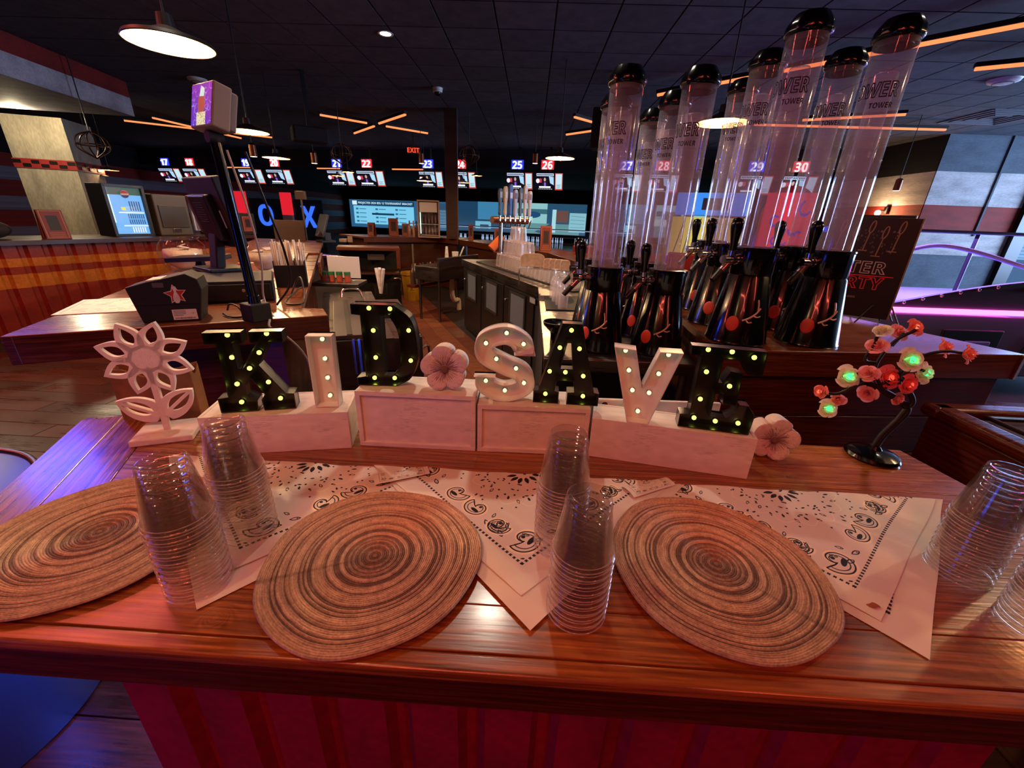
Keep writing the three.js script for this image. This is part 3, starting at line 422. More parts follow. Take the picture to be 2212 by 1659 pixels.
letter('letter_e', 'large black slab letter E with yellow bulbs', [0.406, -0.969], [0.573, -0.938], yB4, [[-0.004, 0], [0.165, 0], [0.168, 0.055], [0.15, 0.078], [0.128, 0.078], [0.12, 0.05], [0.104, 0.038], [0.068, 0.038], [0.068, 0.1], [0.085, 0.1], [0.09, 0.074], [0.122, 0.074], [0.118, 0.158], [0.09, 0.162], [0.078, 0.13], [0.068, 0.13], [0.068, 0.19], [0.108, 0.19], [0.128, 0.158], [0.16, 0.156], [0.158, 0.217], [-0.008, 0.217], [-0.006, 0.193], [0.018, 0.193], [0.018, 0.037], [-0.004, 0.036]], [], [[0.035, 0.204], [0.089, 0.204], [0.14, 0.195], [0.042, 0.147], [0.102, 0.116], [0.042, 0.073], [0.037, 0.019], [0.089, 0.017], [0.143, 0.019]], true);
// ---------------------------------------------------------------- cut-out wooden flower
{
  const t = thing('wooden_flower', 'pink-white cut-out wooden flower on a stand at left', 'ornament', [-0.993, TOP, -0.985], 0.41), m = M.wash;
  part(t, 'base', uvm(rb(0.142, 0.018, 0.118, 0, 0.009, 0, 0.004), 3, 3), m);
  const cy = 0.226, th = 0.013, petal = (L0, L1, w, hole) => { const s = new THREE.Shape(); s.moveTo(L0, -w * 0.4); s.bezierCurveTo(L0 + 0.03, -w * 0.75, L1 - 0.03, -w * 0.62, L1, 0); s.bezierCurveTo(L1 - 0.03, w * 0.62, L0 + 0.03, w * 0.75, L0, w * 0.4); if (hole) { const h = new THREE.Path(), a = L0 + 0.014, b = L1 - 0.012, v = w * 0.5; h.moveTo(a, 0); h.bezierCurveTo(a + 0.015, v * 0.95, b - 0.02, v * 0.62, b, 0); h.bezierCurveTo(b - 0.02, -v * 0.62, a + 0.015, -v * 0.95, a, 0); s.holes.push(h); } return s; };
  part(t, 'flower_centre', T(new THREE.CylinderGeometry(0.037, 0.037, th, 32), 0, cy, 0, Math.PI / 2), m);
  for (let k = 0; k < 8; k++) part(t, 'petal', T(T(ext(petal(0.028, 0.104, 0.046, true), th, 0, 14), 0, 0, -th / 2, 0, 0, (k + 0.5) * Math.PI / 4), 0, cy, 0), m);
  part(t, 'stem', rb(0.016, 0.19, th, 0, 0.018 + 0.092, 0, 0.002), m);
  for (const s of [-1, 1]) { const sh = petal(0.004, 0.104, 0.056, false); for (const q of [-1, 1]) { const h = new THREE.Path(); h.moveTo(0.02, q * 0.004); h.bezierCurveTo(0.035, q * 0.024, 0.07, q * 0.02, 0.09, q * 0.004); h.lineTo(0.02, q * 0.004); sh.holes.push(h); }
    part(t, 'leaf', T(T(ext(sh, th * 0.98, 0, 12), 0, 0, -th / 2, 0, 0, s > 0 ? 0.72 : Math.PI - 0.52), s * 0.002, 0.062, 0), m); }
}
{ // kraft carton behind the flower
  const t = thing('paper_bag', 'open brown kraft paper bag behind the cut-out flower', 'bag', [-1.085, TOP, -1.072], 0.2), w = 0.21, d = 0.045, m = M.kraft;
  const wall = (W, f) => { const n = 12, pts = [[-W / 2, 0]]; pts.push([W / 2, 0]); for (let i = 0; i <= n; i++) pts.push([W / 2 - W * i / n, 0.148 + 0.012 * f(i / n)]); return ext(shp(pts), 0.002); };
  part(t, 'front_side', T(wall(w, x => Math.sin(x * 9)), 0.0, 0, 0.0), m); part(t, 'back_side', T(wall(w, x => 0.6 + Math.sin(x * 7 + 2)), 0.0, 0, -d), m);
  part(t, 'left_side', T(wall(d, x => Math.sin(x * 5)), -w / 2 + 0.001, 0, -d / 2, 0, Math.PI / 2), m); part(t, 'right_side', T(wall(d, x => Math.cos(x * 6)), w / 2 - 0.001, 0, -d / 2, 0, Math.PI / 2), m); part(t, 'bottom', bx(w, 0.003, d, 0, 0.002, -d / 2), m);
}
// ---------------------------------------------------------------- carved wooden flower blocks
{
  const N = 200, R = 0.062, prof = a => R * (0.74 + 0.27 * Math.abs(Math.cos(a * 2.5)) ** 0.5), g = (() => {
    const pos = [], idx = [], rings = 26; for (let i = 0; i <= rings; i++) for (let j = 0; j < N; j++) { const a = j / N * 2 * Math.PI, k = i / rings, rim = prof(a), r = rim * k, groove = Math.max(0, 1 - Math.abs(k - 0.45) / 0.4) * 0.003 * (Math.sin(a * 45) > 0.1 ? 1 : 0), pet = 0.013 * k * Math.abs(Math.cos(a * 2.5)) ** 0.45, dome = k < 0.2 ? 0.006 * (1 - (k / 0.2) ** 2) : 0, edge = k > 0.93 ? -0.004 * (k - 0.93) / 0.07 : 0; pos.push(Math.sin(a) * r, Math.cos(a) * r, 0.012 + pet - groove + dome + edge); }
    for (const z of [0.014, -0.028]) for (let j = 0; j < N; j++) { const a = j / N * 2 * Math.PI, q = z > 0 ? 1.0 : 0.985; pos.push(Math.sin(a) * prof(a) * q, Math.cos(a) * prof(a) * q, z); }
    for (let i = 0; i < rings + 2; i++) for (let j = 0; j < N; j++) { const a = i * N + j, b = i * N + (j + 1) % N; idx.push(a, b + N, a + N, a, b, b + N); }
    const q = new THREE.BufferGeometry(); q.setAttribute('position', new THREE.Float32BufferAttribute(pos, 3)); q.setIndex(idx.flatMap((v, i) => v)); q.computeVertexNormals(); return crease(q, 0.9); })();
  { const a = g.attributes.position, n = g.attributes.normal, uv = []; for (let i = 0; i < a.count; i++) { const face = Math.abs(n.getZ(i)) > 0.3; uv.push(face ? a.getX(i) / 0.14 + 0.5 : 0.02, face ? a.getY(i) / 0.14 + 0.5 : 0.02); } g.setAttribute('uv', new THREE.Float32BufferAttribute(uv, 2)); }
  const washed = canvasTex(512, 512, (c, W) => { c.fillStyle = '#dccfc2'; c.fillRect(0, 0, W, W); c.translate(W / 2, W / 2); for (let i = 0; i < 75; i++) { c.save(); c.rotate(i / 75 * 6.2832); c.strokeStyle = `rgba(96,66,70,${0.35 + 0.45 * rnd()})`; c.lineWidth = 2 + rnd() * 2.5; c.beginPath(); c.moveTo(36, 0); c.lineTo(90 + rnd() * 55, rr(-4, 4)); c.stroke(); c.restore(); } for (let i = 0; i < 420; i++) { const a = rnd() * 6.28, r = 110 + rnd() * 110; c.fillStyle = `rgba(110,74,76,${0.08 + 0.2 * rnd()})`; c.fillRect(Math.cos(a) * r, Math.sin(a) * r, 4 + rnd() * 14, 2 + rnd() * 5); } c.fillStyle = '#8d6a66'; c.beginPath(); c.arc(0, 0, 34, 0, 7); c.fill(); });
  const worn = mat(0xffffff, 0.75, 0, { map: washed, side: THREE.DoubleSide });
  const block = (label, p, ry, rz) => { const t = thing('carved_flower', label, 'ornament', p, ry, 'carved five-petal flower blocks'), h = new THREE.Group(); const o = part(t, 'petals', T(g.clone(), 0, 0, 0, 0, 0, rz), worn); o.position.y = 0.0605; o.rotation.x = -0.06; const c = part(t, 'flower_heart', T(lathe([[0, 0.006], [0.005, 0.0055], [0.009, 0.003], [0.0105, 0]], 18), 0, 0.0605, 0.017, Math.PI / 2 - 0.06), mat(0x9c7a6c, 0.9, 0, { bumpMap: speck, bumpScale: 0.002 })); };
  block('pale carved flower block standing on the box between D and S', [-0.212, yB2, -1.03], 0.0, 0.12); block('pale carved flower block lying against the box beside the E', [0.7, TOP, -1.045], -0.12, -0.2);
}
// ---------------------------------------------------------------- rose tree lamp
{
  const t = thing('rose_lamp', 'black tree lamp with pink and glowing green fabric roses', 'lamp', [0, 0, 0]);
  part(t, 'lamp_base', T(crease(lathe([[0, 0], [0.062, 0], [0.066, 0.006], [0.062, 0.014], [0.045, 0.022], [0.018, 0.027], [0.012, 0.036], [0, 0.038]], 40), 0.6), 1.012, TOP, -1.075), M.blackGloss);
  const W = (pts, dz = 0) => pts.map(([x, y], i) => [x, y, -1.075 + dz * i / pts.length]), bark = mat(0x0d0a0a, 0.6);
  part(t, 'trunk', [tube(W([[1.012, 0.945], [1.021, 0.988], [1.045, 1.037], [1.057, 1.071], [1.03, 1.094], [0.972, 1.124], [0.92, 1.146]]), 0.0085, 40), tube(W([[1.006, 0.945], [1.015, 0.99], [1.04, 1.04], [1.05, 1.07], [1.061, 1.094], [1.047, 1.118], [1.022, 1.14]]), 0.007, 40)], bark);
  for (const [p, dz] of [[[[0.92, 1.146], [0.889, 1.134], [0.847, 1.112], [0.79, 1.12]], 0.02], [[[0.972, 1.124], [0.932, 1.175], [0.926, 1.207], [0.947, 1.264], [0.985, 1.295]], 0.01], [[[1.03, 1.1], [1.0, 1.179], [1.035, 1.225], [1.09, 1.242], [1.139, 1.238]], 0.0], [[[0.972, 1.124], [1.0, 1.179], [1.03, 1.192], [1.085, 1.175]], -0.02], [[[0.93, 1.2], [0.889, 1.211], [0.89, 1.25], [0.885, 1.29]], 0.03], [[[0.92, 1.146], [0.9, 1.17], [0.868, 1.16]], 0], [[[1.06, 1.09], [1.02, 1.1], [0.99, 1.12]], 0], [[[0.95, 1.25], [0.98, 1.28]], -0.03], [[[0.87, 1.12], [0.862, 1.065]], -0.03], [[[0.95, 1.135], [0.985, 1.16], [1.008, 1.158]], 0.01]]) part(t, 'branch', tube(W(p, dz), 0.004, 20, 6), bark);
  const petal = (phi, rho, h, w, fl) => { const g = new THREE.PlaneGeometry(1, 1, 8, 6), a = g.attributes.position; for (let i = 0; i < a.count; i++) { const u = a.getX(i) * 2, v = a.getY(i) + 0.5, ang = phi + u * w * (1 - 0.25 * (1 - v)), rad = rho * (0.3 + 0.7 * Math.pow(v, 0.7)) + fl * v ** 4 * (1 - 0.4 * u * u), y = h * v * (1 - 0.3 * u * u * v * v) - fl * 0.9 * v ** 5 + 0.035 * Math.sin(u * 7 + phi * 3) * v ** 3; a.setXYZ(i, Math.cos(ang) * rad, y, Math.sin(ang) * rad); } g.computeVertexNormals(); return g; };
  const rg = (() => { const gs = []; for (let i = 0; i < 17; i++) { const q = i / 16; gs.push(petal(i * 2.4, 0.12 + 0.7 * q ** 0.8, 1.12 - 0.5 * q, 1.2 - 0.5 * q, 0.02 + 0.26 * q * q)); } return merge(gs); })();
  const cols = [0xf29a90, 0xe8dcb8, 0xefe0bc, 0xf07a66, 0xee5e58].map(c => mat(c, 0.95, 0, { transmission: 0.35, thickness: 0, side: THREE.DoubleSide })), gl = { 2: new THREE.Color(0.05, 1, 0.3), 4: new THREE.Color(1, 0.12, 0.06), 3: new THREE.Color(1, 0.25, 0.12) };
  const R = [[0.885, 1.295, -1.045, 0.02, 1], [0.98, 1.28, -1.105, 0.023, 0], [0.989, 1.301, -1.075, 0.022, 3], [0.893, 1.253, -1.055, 0.024, 0], [1.104, 1.247, -1.095, 0.025, 3], [1.139, 1.24, -1.065, 0.024, 3], [0.982, 1.223, -1.045, 0.031, 2], [1.075, 1.175, -1.09, 0.029, 2], [0.867, 1.16, -1.075, 0.031, 2], [0.899, 1.178, -1.055, 0.023, 0], [0.978, 1.161, -1.08, 0.033, 4], [1.008, 1.155, -1.05, 0.027, 4], [0.786, 1.124, -1.045, 0.019, 3], [0.84, 1.066, -1.07, 0.026, 2], [0.863, 1.091, -1.075, 0.019, 0], [0.915, 1.12, -1.055, 0.023, 0], [0.992, 1.119, -1.095, 0.013, 4], [1.011, 1.106, -1.065, 0.019, 0]];
  R.forEach(([x, y, z, r, k], i) => {
    const away = V((x - 0.98) * 2.4, (y - 1.12) * 1.6, 0.12 + 0.18 * ((i * 7) % 3)).normalize(); if (k === 2) away.set(x > 1 ? 0.25 : -0.1, 0.3, 0.9).normalize();
    const o = part(t, 'rose', rg, cols[k]); o.scale.setScalar(r * 1.05); o.position.set(x, y, z).addScaledVector(away, -r * 0.5); o.quaternion.setFromUnitVectors(V(0, 1, 0), away);
    if (gl[k]) { const b = part(o, 'rose_light', T(new THREE.SphereGeometry(0.26, 12, 10), 0, 0.62, 0), glow(gl[k], k === 2 ? 1.6 : 1.0)); if (k === 2) pointLight('rose_glow', gl[k], 0.05, [x + away.x * r * 0.1, y + away.y * r * 0.1, z + away.z * r * 0.1], 0.2); }
  });
}
// ---------------------------------------------------------------- bar counters
function barRun(label, poly, skip, inset = 0.22) {
  const t = thing('bar_counter', label, 'counter'), n = poly.length, c = poly.reduce((s, p) => [s[0] + p[0] / n, s[1] + p[1] / n], [0, 0]);
  const [a, b] = poly, ang = Math.atan2(b[1] - a[1], b[0] - a[0]);
  part(t, 'bar_top', uvm(slab(poly, BAR - 0.035, BAR, 0.003), 0.62, 1.5, ang), M.barTop);
  const area = poly.reduce((s, p, i) => { const q = poly[(i + 1) % n]; return s + p[0] * q[1] - q[0] * p[1]; }, 0), sg = area > 0 ? 1 : -1;
  poly.forEach((p, i) => { if (skip.includes(i)) return; const q = poly[(i + 1) % n], L = Math.hypot(q[0] - p[0], q[1] - p[1]), r = Math.atan2(-(q[1] - p[1]), q[0] - p[0]), nx = -(q[1] - p[1]) / L * sg, nz = (q[0] - p[0]) / L * sg; part(t, 'edge_board', uvm(T(rb(L, 0.105, 0.03, 0, 0, 0, 0.004), (p[0] + q[0]) / 2 + nx * 0.0145, BAR - 0.0535, (p[1] + q[1]) / 2 + nz * 0.0145, 0, r), 0.62, 1.5, -r), M.fascia); });
  const ins = poly.map((p, i) => { const P = poly[(i + n - 1) % n], Q = poly[(i + 1) % n], d0 = V(p[0] - P[0], p[1] - P[1], 0).normalize(), d1 = V(Q[0] - p[0], Q[1] - p[1], 0).normalize(), n0 = [-d0.y * sg, d0.x * sg], n1 = [-d1.y * sg, d1.x * sg], k = inset / Math.max(0.4, 1 + n0[0] * n1[0] + n0[1] * n1[1]); return [p[0] + (n0[0] + n1[0]) * k, p[1] + (n0[1] + n1[1]) * k]; });
  part(t, 'base', uvm(slab(ins, 0, BAR - 0.04), 0.62, 1.5, ang), M.panelWood);
  return t;
}
barRun('long left bar counter carrying the register and receipt printer', [[-1.813, -1.297], [-0.913, -1.83], [-1.0, -1.965], [-1.102, -1.955], [-3.35, -6.87], [-4.45, -6.9]], [2, 3], 0.2);
{ // boards that face the viewer below the right counter top
  const t = barRun('right bar counter carrying the tall drink towers', [[0.745, -1.555], [2.05, -1.7], [1.62, -2.8], [0.86, -2.8]], [3], 0.06);
  for (let k = 0; k < 5; k++) part(t, 'front_plank', uvm(T(rb(1.22, 0.178, 0.02, 0, 0, 0, 0.003), 1.405, 0.875 - k * 0.182, -1.672, 0, -Math.atan2(-0.145, 1.305)), 0.62, 1.5), M.panelWood);
}
barRun('far bar counter behind the post with table tents on it', [[-3.35, -8.6], [-2.05, -9.55], [-1.53, -9.1], [-1.35, -9.9], [-2.1, -10.6], [-4.2, -9.4]], [3, 4, 5], 0.12);
barRun('right rear bar counter running behind the pint glasses', [[-1.5, -9.05], [0.26, -6.3], [1.05, -2.85], [1.62, -2.85], [1.0, -6.2], [-0.7, -9.4]], [2, 4, 5], 0.12);
// ---------------------------------------------------------------- steel counter with bottle cooler
{
  const t = thing('bottle_cooler', 'black bottle cooler with stainless top and three recessed door panels', 'cooler');
  const d = [-0.417, -0.909], nrm = [0.909, -0.417], P = (s, w) => [0.08 + d[0] * s + nrm[0] * w, -3.7 + d[1] * s + nrm[1] * w];
  part(t, 'steel_top', uvm(slab([P(0.003, 0), P(2.5, 0), P(2.5, 0.62), P(0.003, 0.62)], STEEL - 0.035, STEEL, 0.002), 2, 2), M.steel);
  part(t, 'steel_lip', uvm(slab([P(0, 0), P(2.5, 0), P(2.5, 0.025), P(0, 0.025)], STEEL - 0.09, STEEL - 0.036), 2, 2), M.steel);
  part(t, 'cabinet', slab([P(0, 0.03), P(2.48, 0.03), P(2.48, 0.6), P(0.01, 0.6)], 0.02, STEEL - 0.036), M.blackMatte);
  const ry = Math.atan2(0.909, -0.417);
  for (let k = 0; k < 3; k++) {
    const s0 = 0.1 + k * 0.78, c = P(s0 + 0.37, 0.022), door = part(t, 'door', T(rb(0.75, 0.78, 0.02, 0, 0, 0, 0.004), c[0], 0.47, c[1], 0, ry), M.black);
    const q = P(s0 + 0.37, 0.008); part(door, 'recessed_plate', T(rb(0.34, 0.3, 0.008, 0, 0, 0, 0.002), q[0], 0.66, q[1], 0, ry), mat(0x6b7684, 0.45, 0.3)); part(door, 'plate_frame', [T(bx(0.4, 0.025, 0.014, 0, 0.165, 0), q[0], 0.66, q[1], 0, ry), T(bx(0.4, 0.025, 0.014, 0, -0.165, 0), q[0], 0.66, q[1], 0, ry), T(bx(0.03, 0.35, 0.014, 0.19, 0, 0), q[0], 0.66, q[1], 0, ry), T(bx(0.03, 0.35, 0.014, -0.19, 0, 0), q[0], 0.66, q[1], 0, ry)], M.blackMatte);
    const l = P(s0 + 0.68, 0.002); part(door, 'lock', T(new THREE.SphereGeometry(0.016, 12, 8), l[0], 0.72, l[1]), M.chrome);
  }
  const s = P(0.12, 0.009); part(t, 'maker_plate', T(plane(0.12, 0.05), s[0], 0.83, s[1], 0, ry + Math.PI), mat(0x8e8e90, 0.5));
}
{
  const t = thing('steel_counter', 'low stainless counter end where two drink towers stand', 'counter');
  part(t, 'steel_top', uvm(slab([[0.081, -1.72], [0.735, -1.7], [0.8, -4.02], [0.081, -3.69]], STEEL - 0.03, STEEL, 0.002), 2, 2), M.steel);
  part(t, 'front_lip', uvm(rb(0.655, 0.056, 0.02, 0.408, STEEL - 0.03, -1.712, 0.003, 0.03), 2, 2), M.steel);
  part(t, 'cabinet', slab([[0.1, -2.3], [0.72, -2.3], [0.76, -3.95], [0.1, -3.66]], 0.02, STEEL - 0.031), M.blackMatte);
  part(t, 'drain_mat', slab([[0.12, -2.7], [0.44, -2.72], [0.48, -3.3], [0.12, -3.2]], STEEL + 0.0005, STEEL + 0.008), M.blackMatte);
  for (const x of [0.11, 0.71]) part(t, 'leg', cyl(0.018, 0.018, STEEL - 0.04, x, 0, -1.76, 12), M.steel);
}
// ---------------------------------------------------------------- drink towers
const tubeMatGlass = mat(0xf3eef4, 0.05, 0, { transmission: 0.87, thickness: 0, ior: 1.5, side: THREE.DoubleSide });
const towerText = canvasTex(1024, 512, (g, W, H) => { g.clearRect(0, 0, W, H); g.strokeStyle = '#150d14'; g.lineWidth = 19; g.lineJoin = 'round'; g.font = 'bold 300px sans-serif'; g.save(); g.scale(0.92, 1); g.strokeText('TOWER', 10, 270); g.restore(); g.fillStyle = '#150d14'; g.font = 'bold 118px sans-serif'; g.fillText('TOWER', 520, 440); });
const towerInk = mat(0xffffff, 0.6, 0, { map: towerText, transparent: true, side: THREE.DoubleSide });
const antler = mat(0xd8b8a0, 0.45, 0.3), coneMat = M.blackGloss;
const G = {
  cone: crease(lathe([[0, 0], [0.116, 0], [0.119, 0.006], [0.116, 0.014], [0.079, 0.262], [0.0755, 0.268], [0.078, 0.274], [0.0785, 0.36], [0.081, 0.364], [0.0805, 0.37], [0.066, 0.372], [0.064, 0.352], [0, 0.35]], 56), 0.5),
  tube: lathe([[0.0625, 0.354], [0.0625, 1.05]], 48), inner: lathe([[0.034, 0.36], [0.034, 0.94], [0.03, 0.95], [0, 0.952]], 28),
  cap: crease(lathe([[0.0635, 1.034], [0.068, 1.036], [0.071, 1.04], [0.072, 1.046], [0.07, 1.064], [0.05, 1.094], [0.02, 1.104], [0, 1.105]], 48), 0.6),
  collar: lathe([[0.0618, 1.02], [0.0618, 1.04], [0.05, 1.04], [0.048, 1.02]], 40),
  ink: T(new THREE.CylinderGeometry(0.0634, 0.0634, 0.1, 40, 1, true, -2.75, 2.7), 0, 0.87, 0),
  tapBody: [T(new THREE.CylinderGeometry(0.016, 0.017, 0.085, 16), -0.115, 0.325, 0, 0, 0, Math.PI / 2), T(new THREE.CylinderGeometry(0.0155, 0.0155, 0.045, 16), -0.118, 0.335, 0), T(new THREE.SphereGeometry(0.021, 16, 12), -0.118, 0.325, 0), T(new THREE.CylinderGeometry(0.019, 0.021, 0.02, 20), -0.084, 0.325, 0, 0, 0, Math.PI / 2)],
  spout: T(new THREE.CylinderGeometry(0.014, 0.012, 0.055, 14), -0.137, 0.303, 0, 0, 0, -0.75), spoutTip: T(new THREE.CylinderGeometry(0.0125, 0.011, 0.05, 14), -0.172, 0.266, 0, 0, 0, -0.75),
  handle: T(lathe([[0, 0], [0.011, 0], [0.013, 0.006], [0.0135, 0.03], [0.022, 0.085], [0.023, 0.1], [0.017, 0.116], [0, 0.122]], 20), -0.118, 0.355, 0, 0, 0, 0.05),
  tick: [0.45, 0.52, 0.6, 0.68, 0.76].map(y => T(new THREE.CylinderGeometry(0.0633, 0.0633, 0.0022, 12, 1, true, 0.3, 0.35), 0, y, 0)),
};
const onCone = (pts, r, az0) => tube(pts.map(([a, y]) => { const R = 0.118 - (y - 0.014) * 0.1492 + 0.002; return [Math.sin(az0 + a) * R, y, Math.cos(az0 + a) * R]; }), r, 16, 6);
G.antler = [onCone([[0, 0.1], [0.22, 0.112], [0.42, 0.128], [0.6, 0.15]], 0.0038, -0.75), onCone([[0.34, 0.12], [0.5, 0.116], [0.62, 0.12]], 0.003, -0.75), onCone([[0.5, 0.138], [0.5, 0.16], [0.46, 0.182]], 0.003, -0.75), onCone([[0.1, 0.106], [0.2, 0.094], [0.32, 0.096]], 0.0028, -0.75)];
G.nose = (() => { const g = new THREE.SphereGeometry(0.024, 18, 12); g.scale(1, 1.25, 0.2); g.rotateX(-0.15); g.translate(0, 0.085, 0.109); return g.rotateY(-1.05); })();
function tower(label, x, y, z, turn) {
  const t = thing('drink_tower', label, 'drink tower', [x, y, z], turn, 'tall clear drink towers on black bases');
  part(t, 'base_cone', G.cone, coneMat); const tb = part(t, 'clear_tube', G.tube, tubeMatGlass); part(tb, 'printed_name', G.ink, towerInk, 'black outlined lettering'); G.tick.forEach(g => part(tb, 'measure_mark', g, M.black)); part(t, 'inner_ice_tube', G.inner, tubeMatGlass);
  const cp = part(t, 'cap', G.cap, M.blackGloss); part(cp, 'cap_collar', G.collar, M.black); const tp = part(t, 'tap', G.tapBody, M.chrome); part(tp, 'tap_spout', G.spout, mat(0xb49a94, 0.2, 0.8)); part(tp, 'spout_tip', G.spoutTip, M.black); part(tp, 'tap_handle', G.handle, M.blackGloss);
  const lg = part(t, 'antler_emblem', G.antler, antler); part(lg, 'red_ball_emblem', G.nose, mat(0xc23a24, 0.45)); return t;
}
tower('leftmost front drink tower on the steel counter', 0.335, STEEL, -1.9, 0.3);
tower('drink tower hidden right behind the leftmost front tower', 0.36, STEEL, -2.26, 0.3);
tower('second front drink tower, above the white V', 0.605, STEEL, -1.887, 0.3);
tower('drink tower directly behind the second front tower', 0.61, STEEL, -2.2, 0.3);
tower('small-looking rear drink tower, farthest on the steel counter', 0.6, STEEL, -2.52, 0.3);
tower('rear drink tower on the wooden counter, shortest-looking of its row', 0.985, BAR, -2.42, 0.35);
tower('tall front drink tower above the black E', 0.882, BAR, -1.74, 0.4);
tower('drink tower behind the tall one above the E', 0.915, BAR, -2.06, 0.4);
tower('rightmost front drink tower, tallest beside the sign board', 1.185, BAR, -1.757, 0.4);
tower('drink tower behind the rightmost front tower', 1.2, BAR, -2.03, 0.4);
{ const t = thing('mixing_bowl', 'small black bowl standing left of the first drink tower', 'bowl', [0.145, STEEL, -1.95]); part(t, 'bowl', crease(lathe([[0, 0], [0.028, 0], [0.03, 0.05], [0.065, 0.085], [0.068, 0.1], [0.064, 0.1], [0.055, 0.088], [0.0, 0.06]], 32), 0.6), M.blackGloss); part(t, 'rim', T(new THREE.TorusGeometry(0.066, 0.003, 8, 32), 0, 0.1, 0, Math.PI / 2), M.black); }
// ---------------------------------------------------------------- glassware
const pintGlassMat = mat(0xf6f2f0, 0.03, 0, { transmission: 0.76, thickness: 0, ior: 1.6, side: THREE.DoubleSide });
const pint = lathe([[0.042, 0], [0.0435, 0.002], [0.0435, 0.006], [0.041, 0.045], [0.034, 0.11], [0.031, 0.145], [0.029, 0.15], [0, 0.149]], 11).toNonIndexed(), glassEdge = mat(0xf4ecf0, 0.12, 0, { transmission: 0.45, thickness: 0, ior: 1.5 }), tumbler = lathe([[0.038, 0], [0.0395, 0.002], [0.0385, 0.05], [0.034, 0.088], [0.031, 0.094], [0, 0.093]], 20), flute = lathe([[0.03, 0.1], [0.032, 0.14], [0.028, 0.19], [0.0, 0.0]].slice(0, 3).concat([]), 16);
{
  const d = [-0.417, -0.909], nrm = [0.909, -0.417], P = (s, w) => [0.08 + d[0] * s + nrm[0] * w, -3.7 + d[1] * s + nrm[1] * w];
  const m = solo('bar_mat', slab([P(-0.32, 0.16), P(2.1, 0.09), P(2.1, 0.5), P(-0.3, 0.6)], STEEL + 0.0005, STEEL + 0.012), M.black, 'long black rubber bar mat under the rows of glasses', 'mat');
  pint.computeVertexNormals(); let g0, t0;
  const put = (p, y) => { if (!g0) { g0 = thing('pint_glass', 'upside-down clear pint glass in the rows on the bar mat', 'glass', [p[0], y, p[1]], 0, 'pint glasses drying on the bar mat'); part(g0, 'glass_wall', pint, pintGlassMat); part(g0, 'rim', T(new THREE.TorusGeometry(0.0432, 0.0022, 6, 20), 0, 0.003, 0, Math.PI / 2), glassEdge); part(g0, 'thick_base', cyl(0.0325, 0.0295, 0.016, 0, 0.135, 0, 14), glassEdge); } else copy(g0, [p[0], y, p[1]], rr(0, 6)); };
  for (let r = 0; r < 3; r++) for (let k = 0; k < 15; k++) put(P(0.12 + k * 0.1 + r * 0.03, 0.2 + r * 0.105), STEEL + 0.013);
  for (let r = 0; r < 2; r++) for (let k = 0; k < 6; k++) put(P(1.05 + k * 0.098, 0.3 + r * 0.1), STEEL + 0.165);
  for (let k = 0; k < 4; k++) put(P(1.15 + k * 0.098, 0.34), STEEL + 0.317);
  const putT = p => { if (!t0) t0 = solo('tumbler', tumbler, pintGlassMat, 'short upside-down tumbler at the near end of bar mat', 'glass', [p[0], STEEL + 0.013, p[1]], 0, 'short tumblers on the bar mat'); else copy(t0, [p[0], STEEL + 0.013, p[1]], rr(0, 6)); };
  for (let r = 0; r < 3; r++) for (let k = 0; k < 3; k++) putT(P(-0.23 + k * 0.088, 0.22 + r * 0.088));
  // flutes and pitchers beside the first tower
  const fl = lathe([[0.031, 0.0], [0.033, 0.06], [0.03, 0.12], [0.018, 0.15], [0.006, 0.162], [0.005, 0.2], [0.028, 0.206], [0.029, 0.208]], 20);
  let f0; [[0.19, -3.15], [0.2, -3.0], [0.22, -2.87], [0.23, -2.74]].forEach(([x, z]) => { if (!f0) f0 = solo('wine_glass', fl, pintGlassMat, 'clear stemmed glass standing upside down beside the steel counter edge', 'glass', [x, STEEL + 0.009, z], 0, 'stemmed glasses'); else copy(f0, [x, STEEL + 0.009, z], 1); });
  // tan rounded boards
  const board = (label, w, h, p, ry) => { const s = new THREE.Shape(); s.moveTo(-w / 2, 0); s.lineTo(w / 2, 0); s.lineTo(w / 2, h * 0.55); s.quadraticCurveTo(w / 2, h, w * 0.2, h); s.lineTo(-w * 0.2, h); s.quadraticCurveTo(-w / 2, h, -w / 2, h * 0.55); solo('serving_board', ext(s, 0.015, 0.003), mat(0xc9a184, 0.6, 0, { map: noiseMap }), label, 'board', p, ry, 'tan rounded serving boards'); };
  board('large tan rounded board leaning above the pint glasses', 0.21, 0.11, [0.02, STEEL + 0.17, -3.72], 0.1);
  for (let k = 0; k < 4; k++) board(`small tan rounded board, ${['first', 'second', 'third', 'last'][k]} of the row right of the large board`, 0.085, 0.085, [0.155 + k * 0.045, STEEL + 0.165, -3.66 + k * 0.03], 0.15);
  const rack = thing('glass_rack', 'wire rack shelf above the pint glasses holding the tan boards', 'rack', [0, 0, 0]); part(rack, 'shelf', slab([[-0.1, -3.62], [0.36, -3.5], [0.34, -3.8], [-0.1, -3.84]], STEEL + 0.158, STEEL + 0.163), M.glass); for (const [x, z] of [[-0.09, -3.63], [0.35, -3.51], [0.33, -3.79], [-0.09, -3.83]]) part(rack, 'post', cyl(0.004, 0.004, 0.145, x, STEEL + 0.0125, z, 8), M.chrome);
}
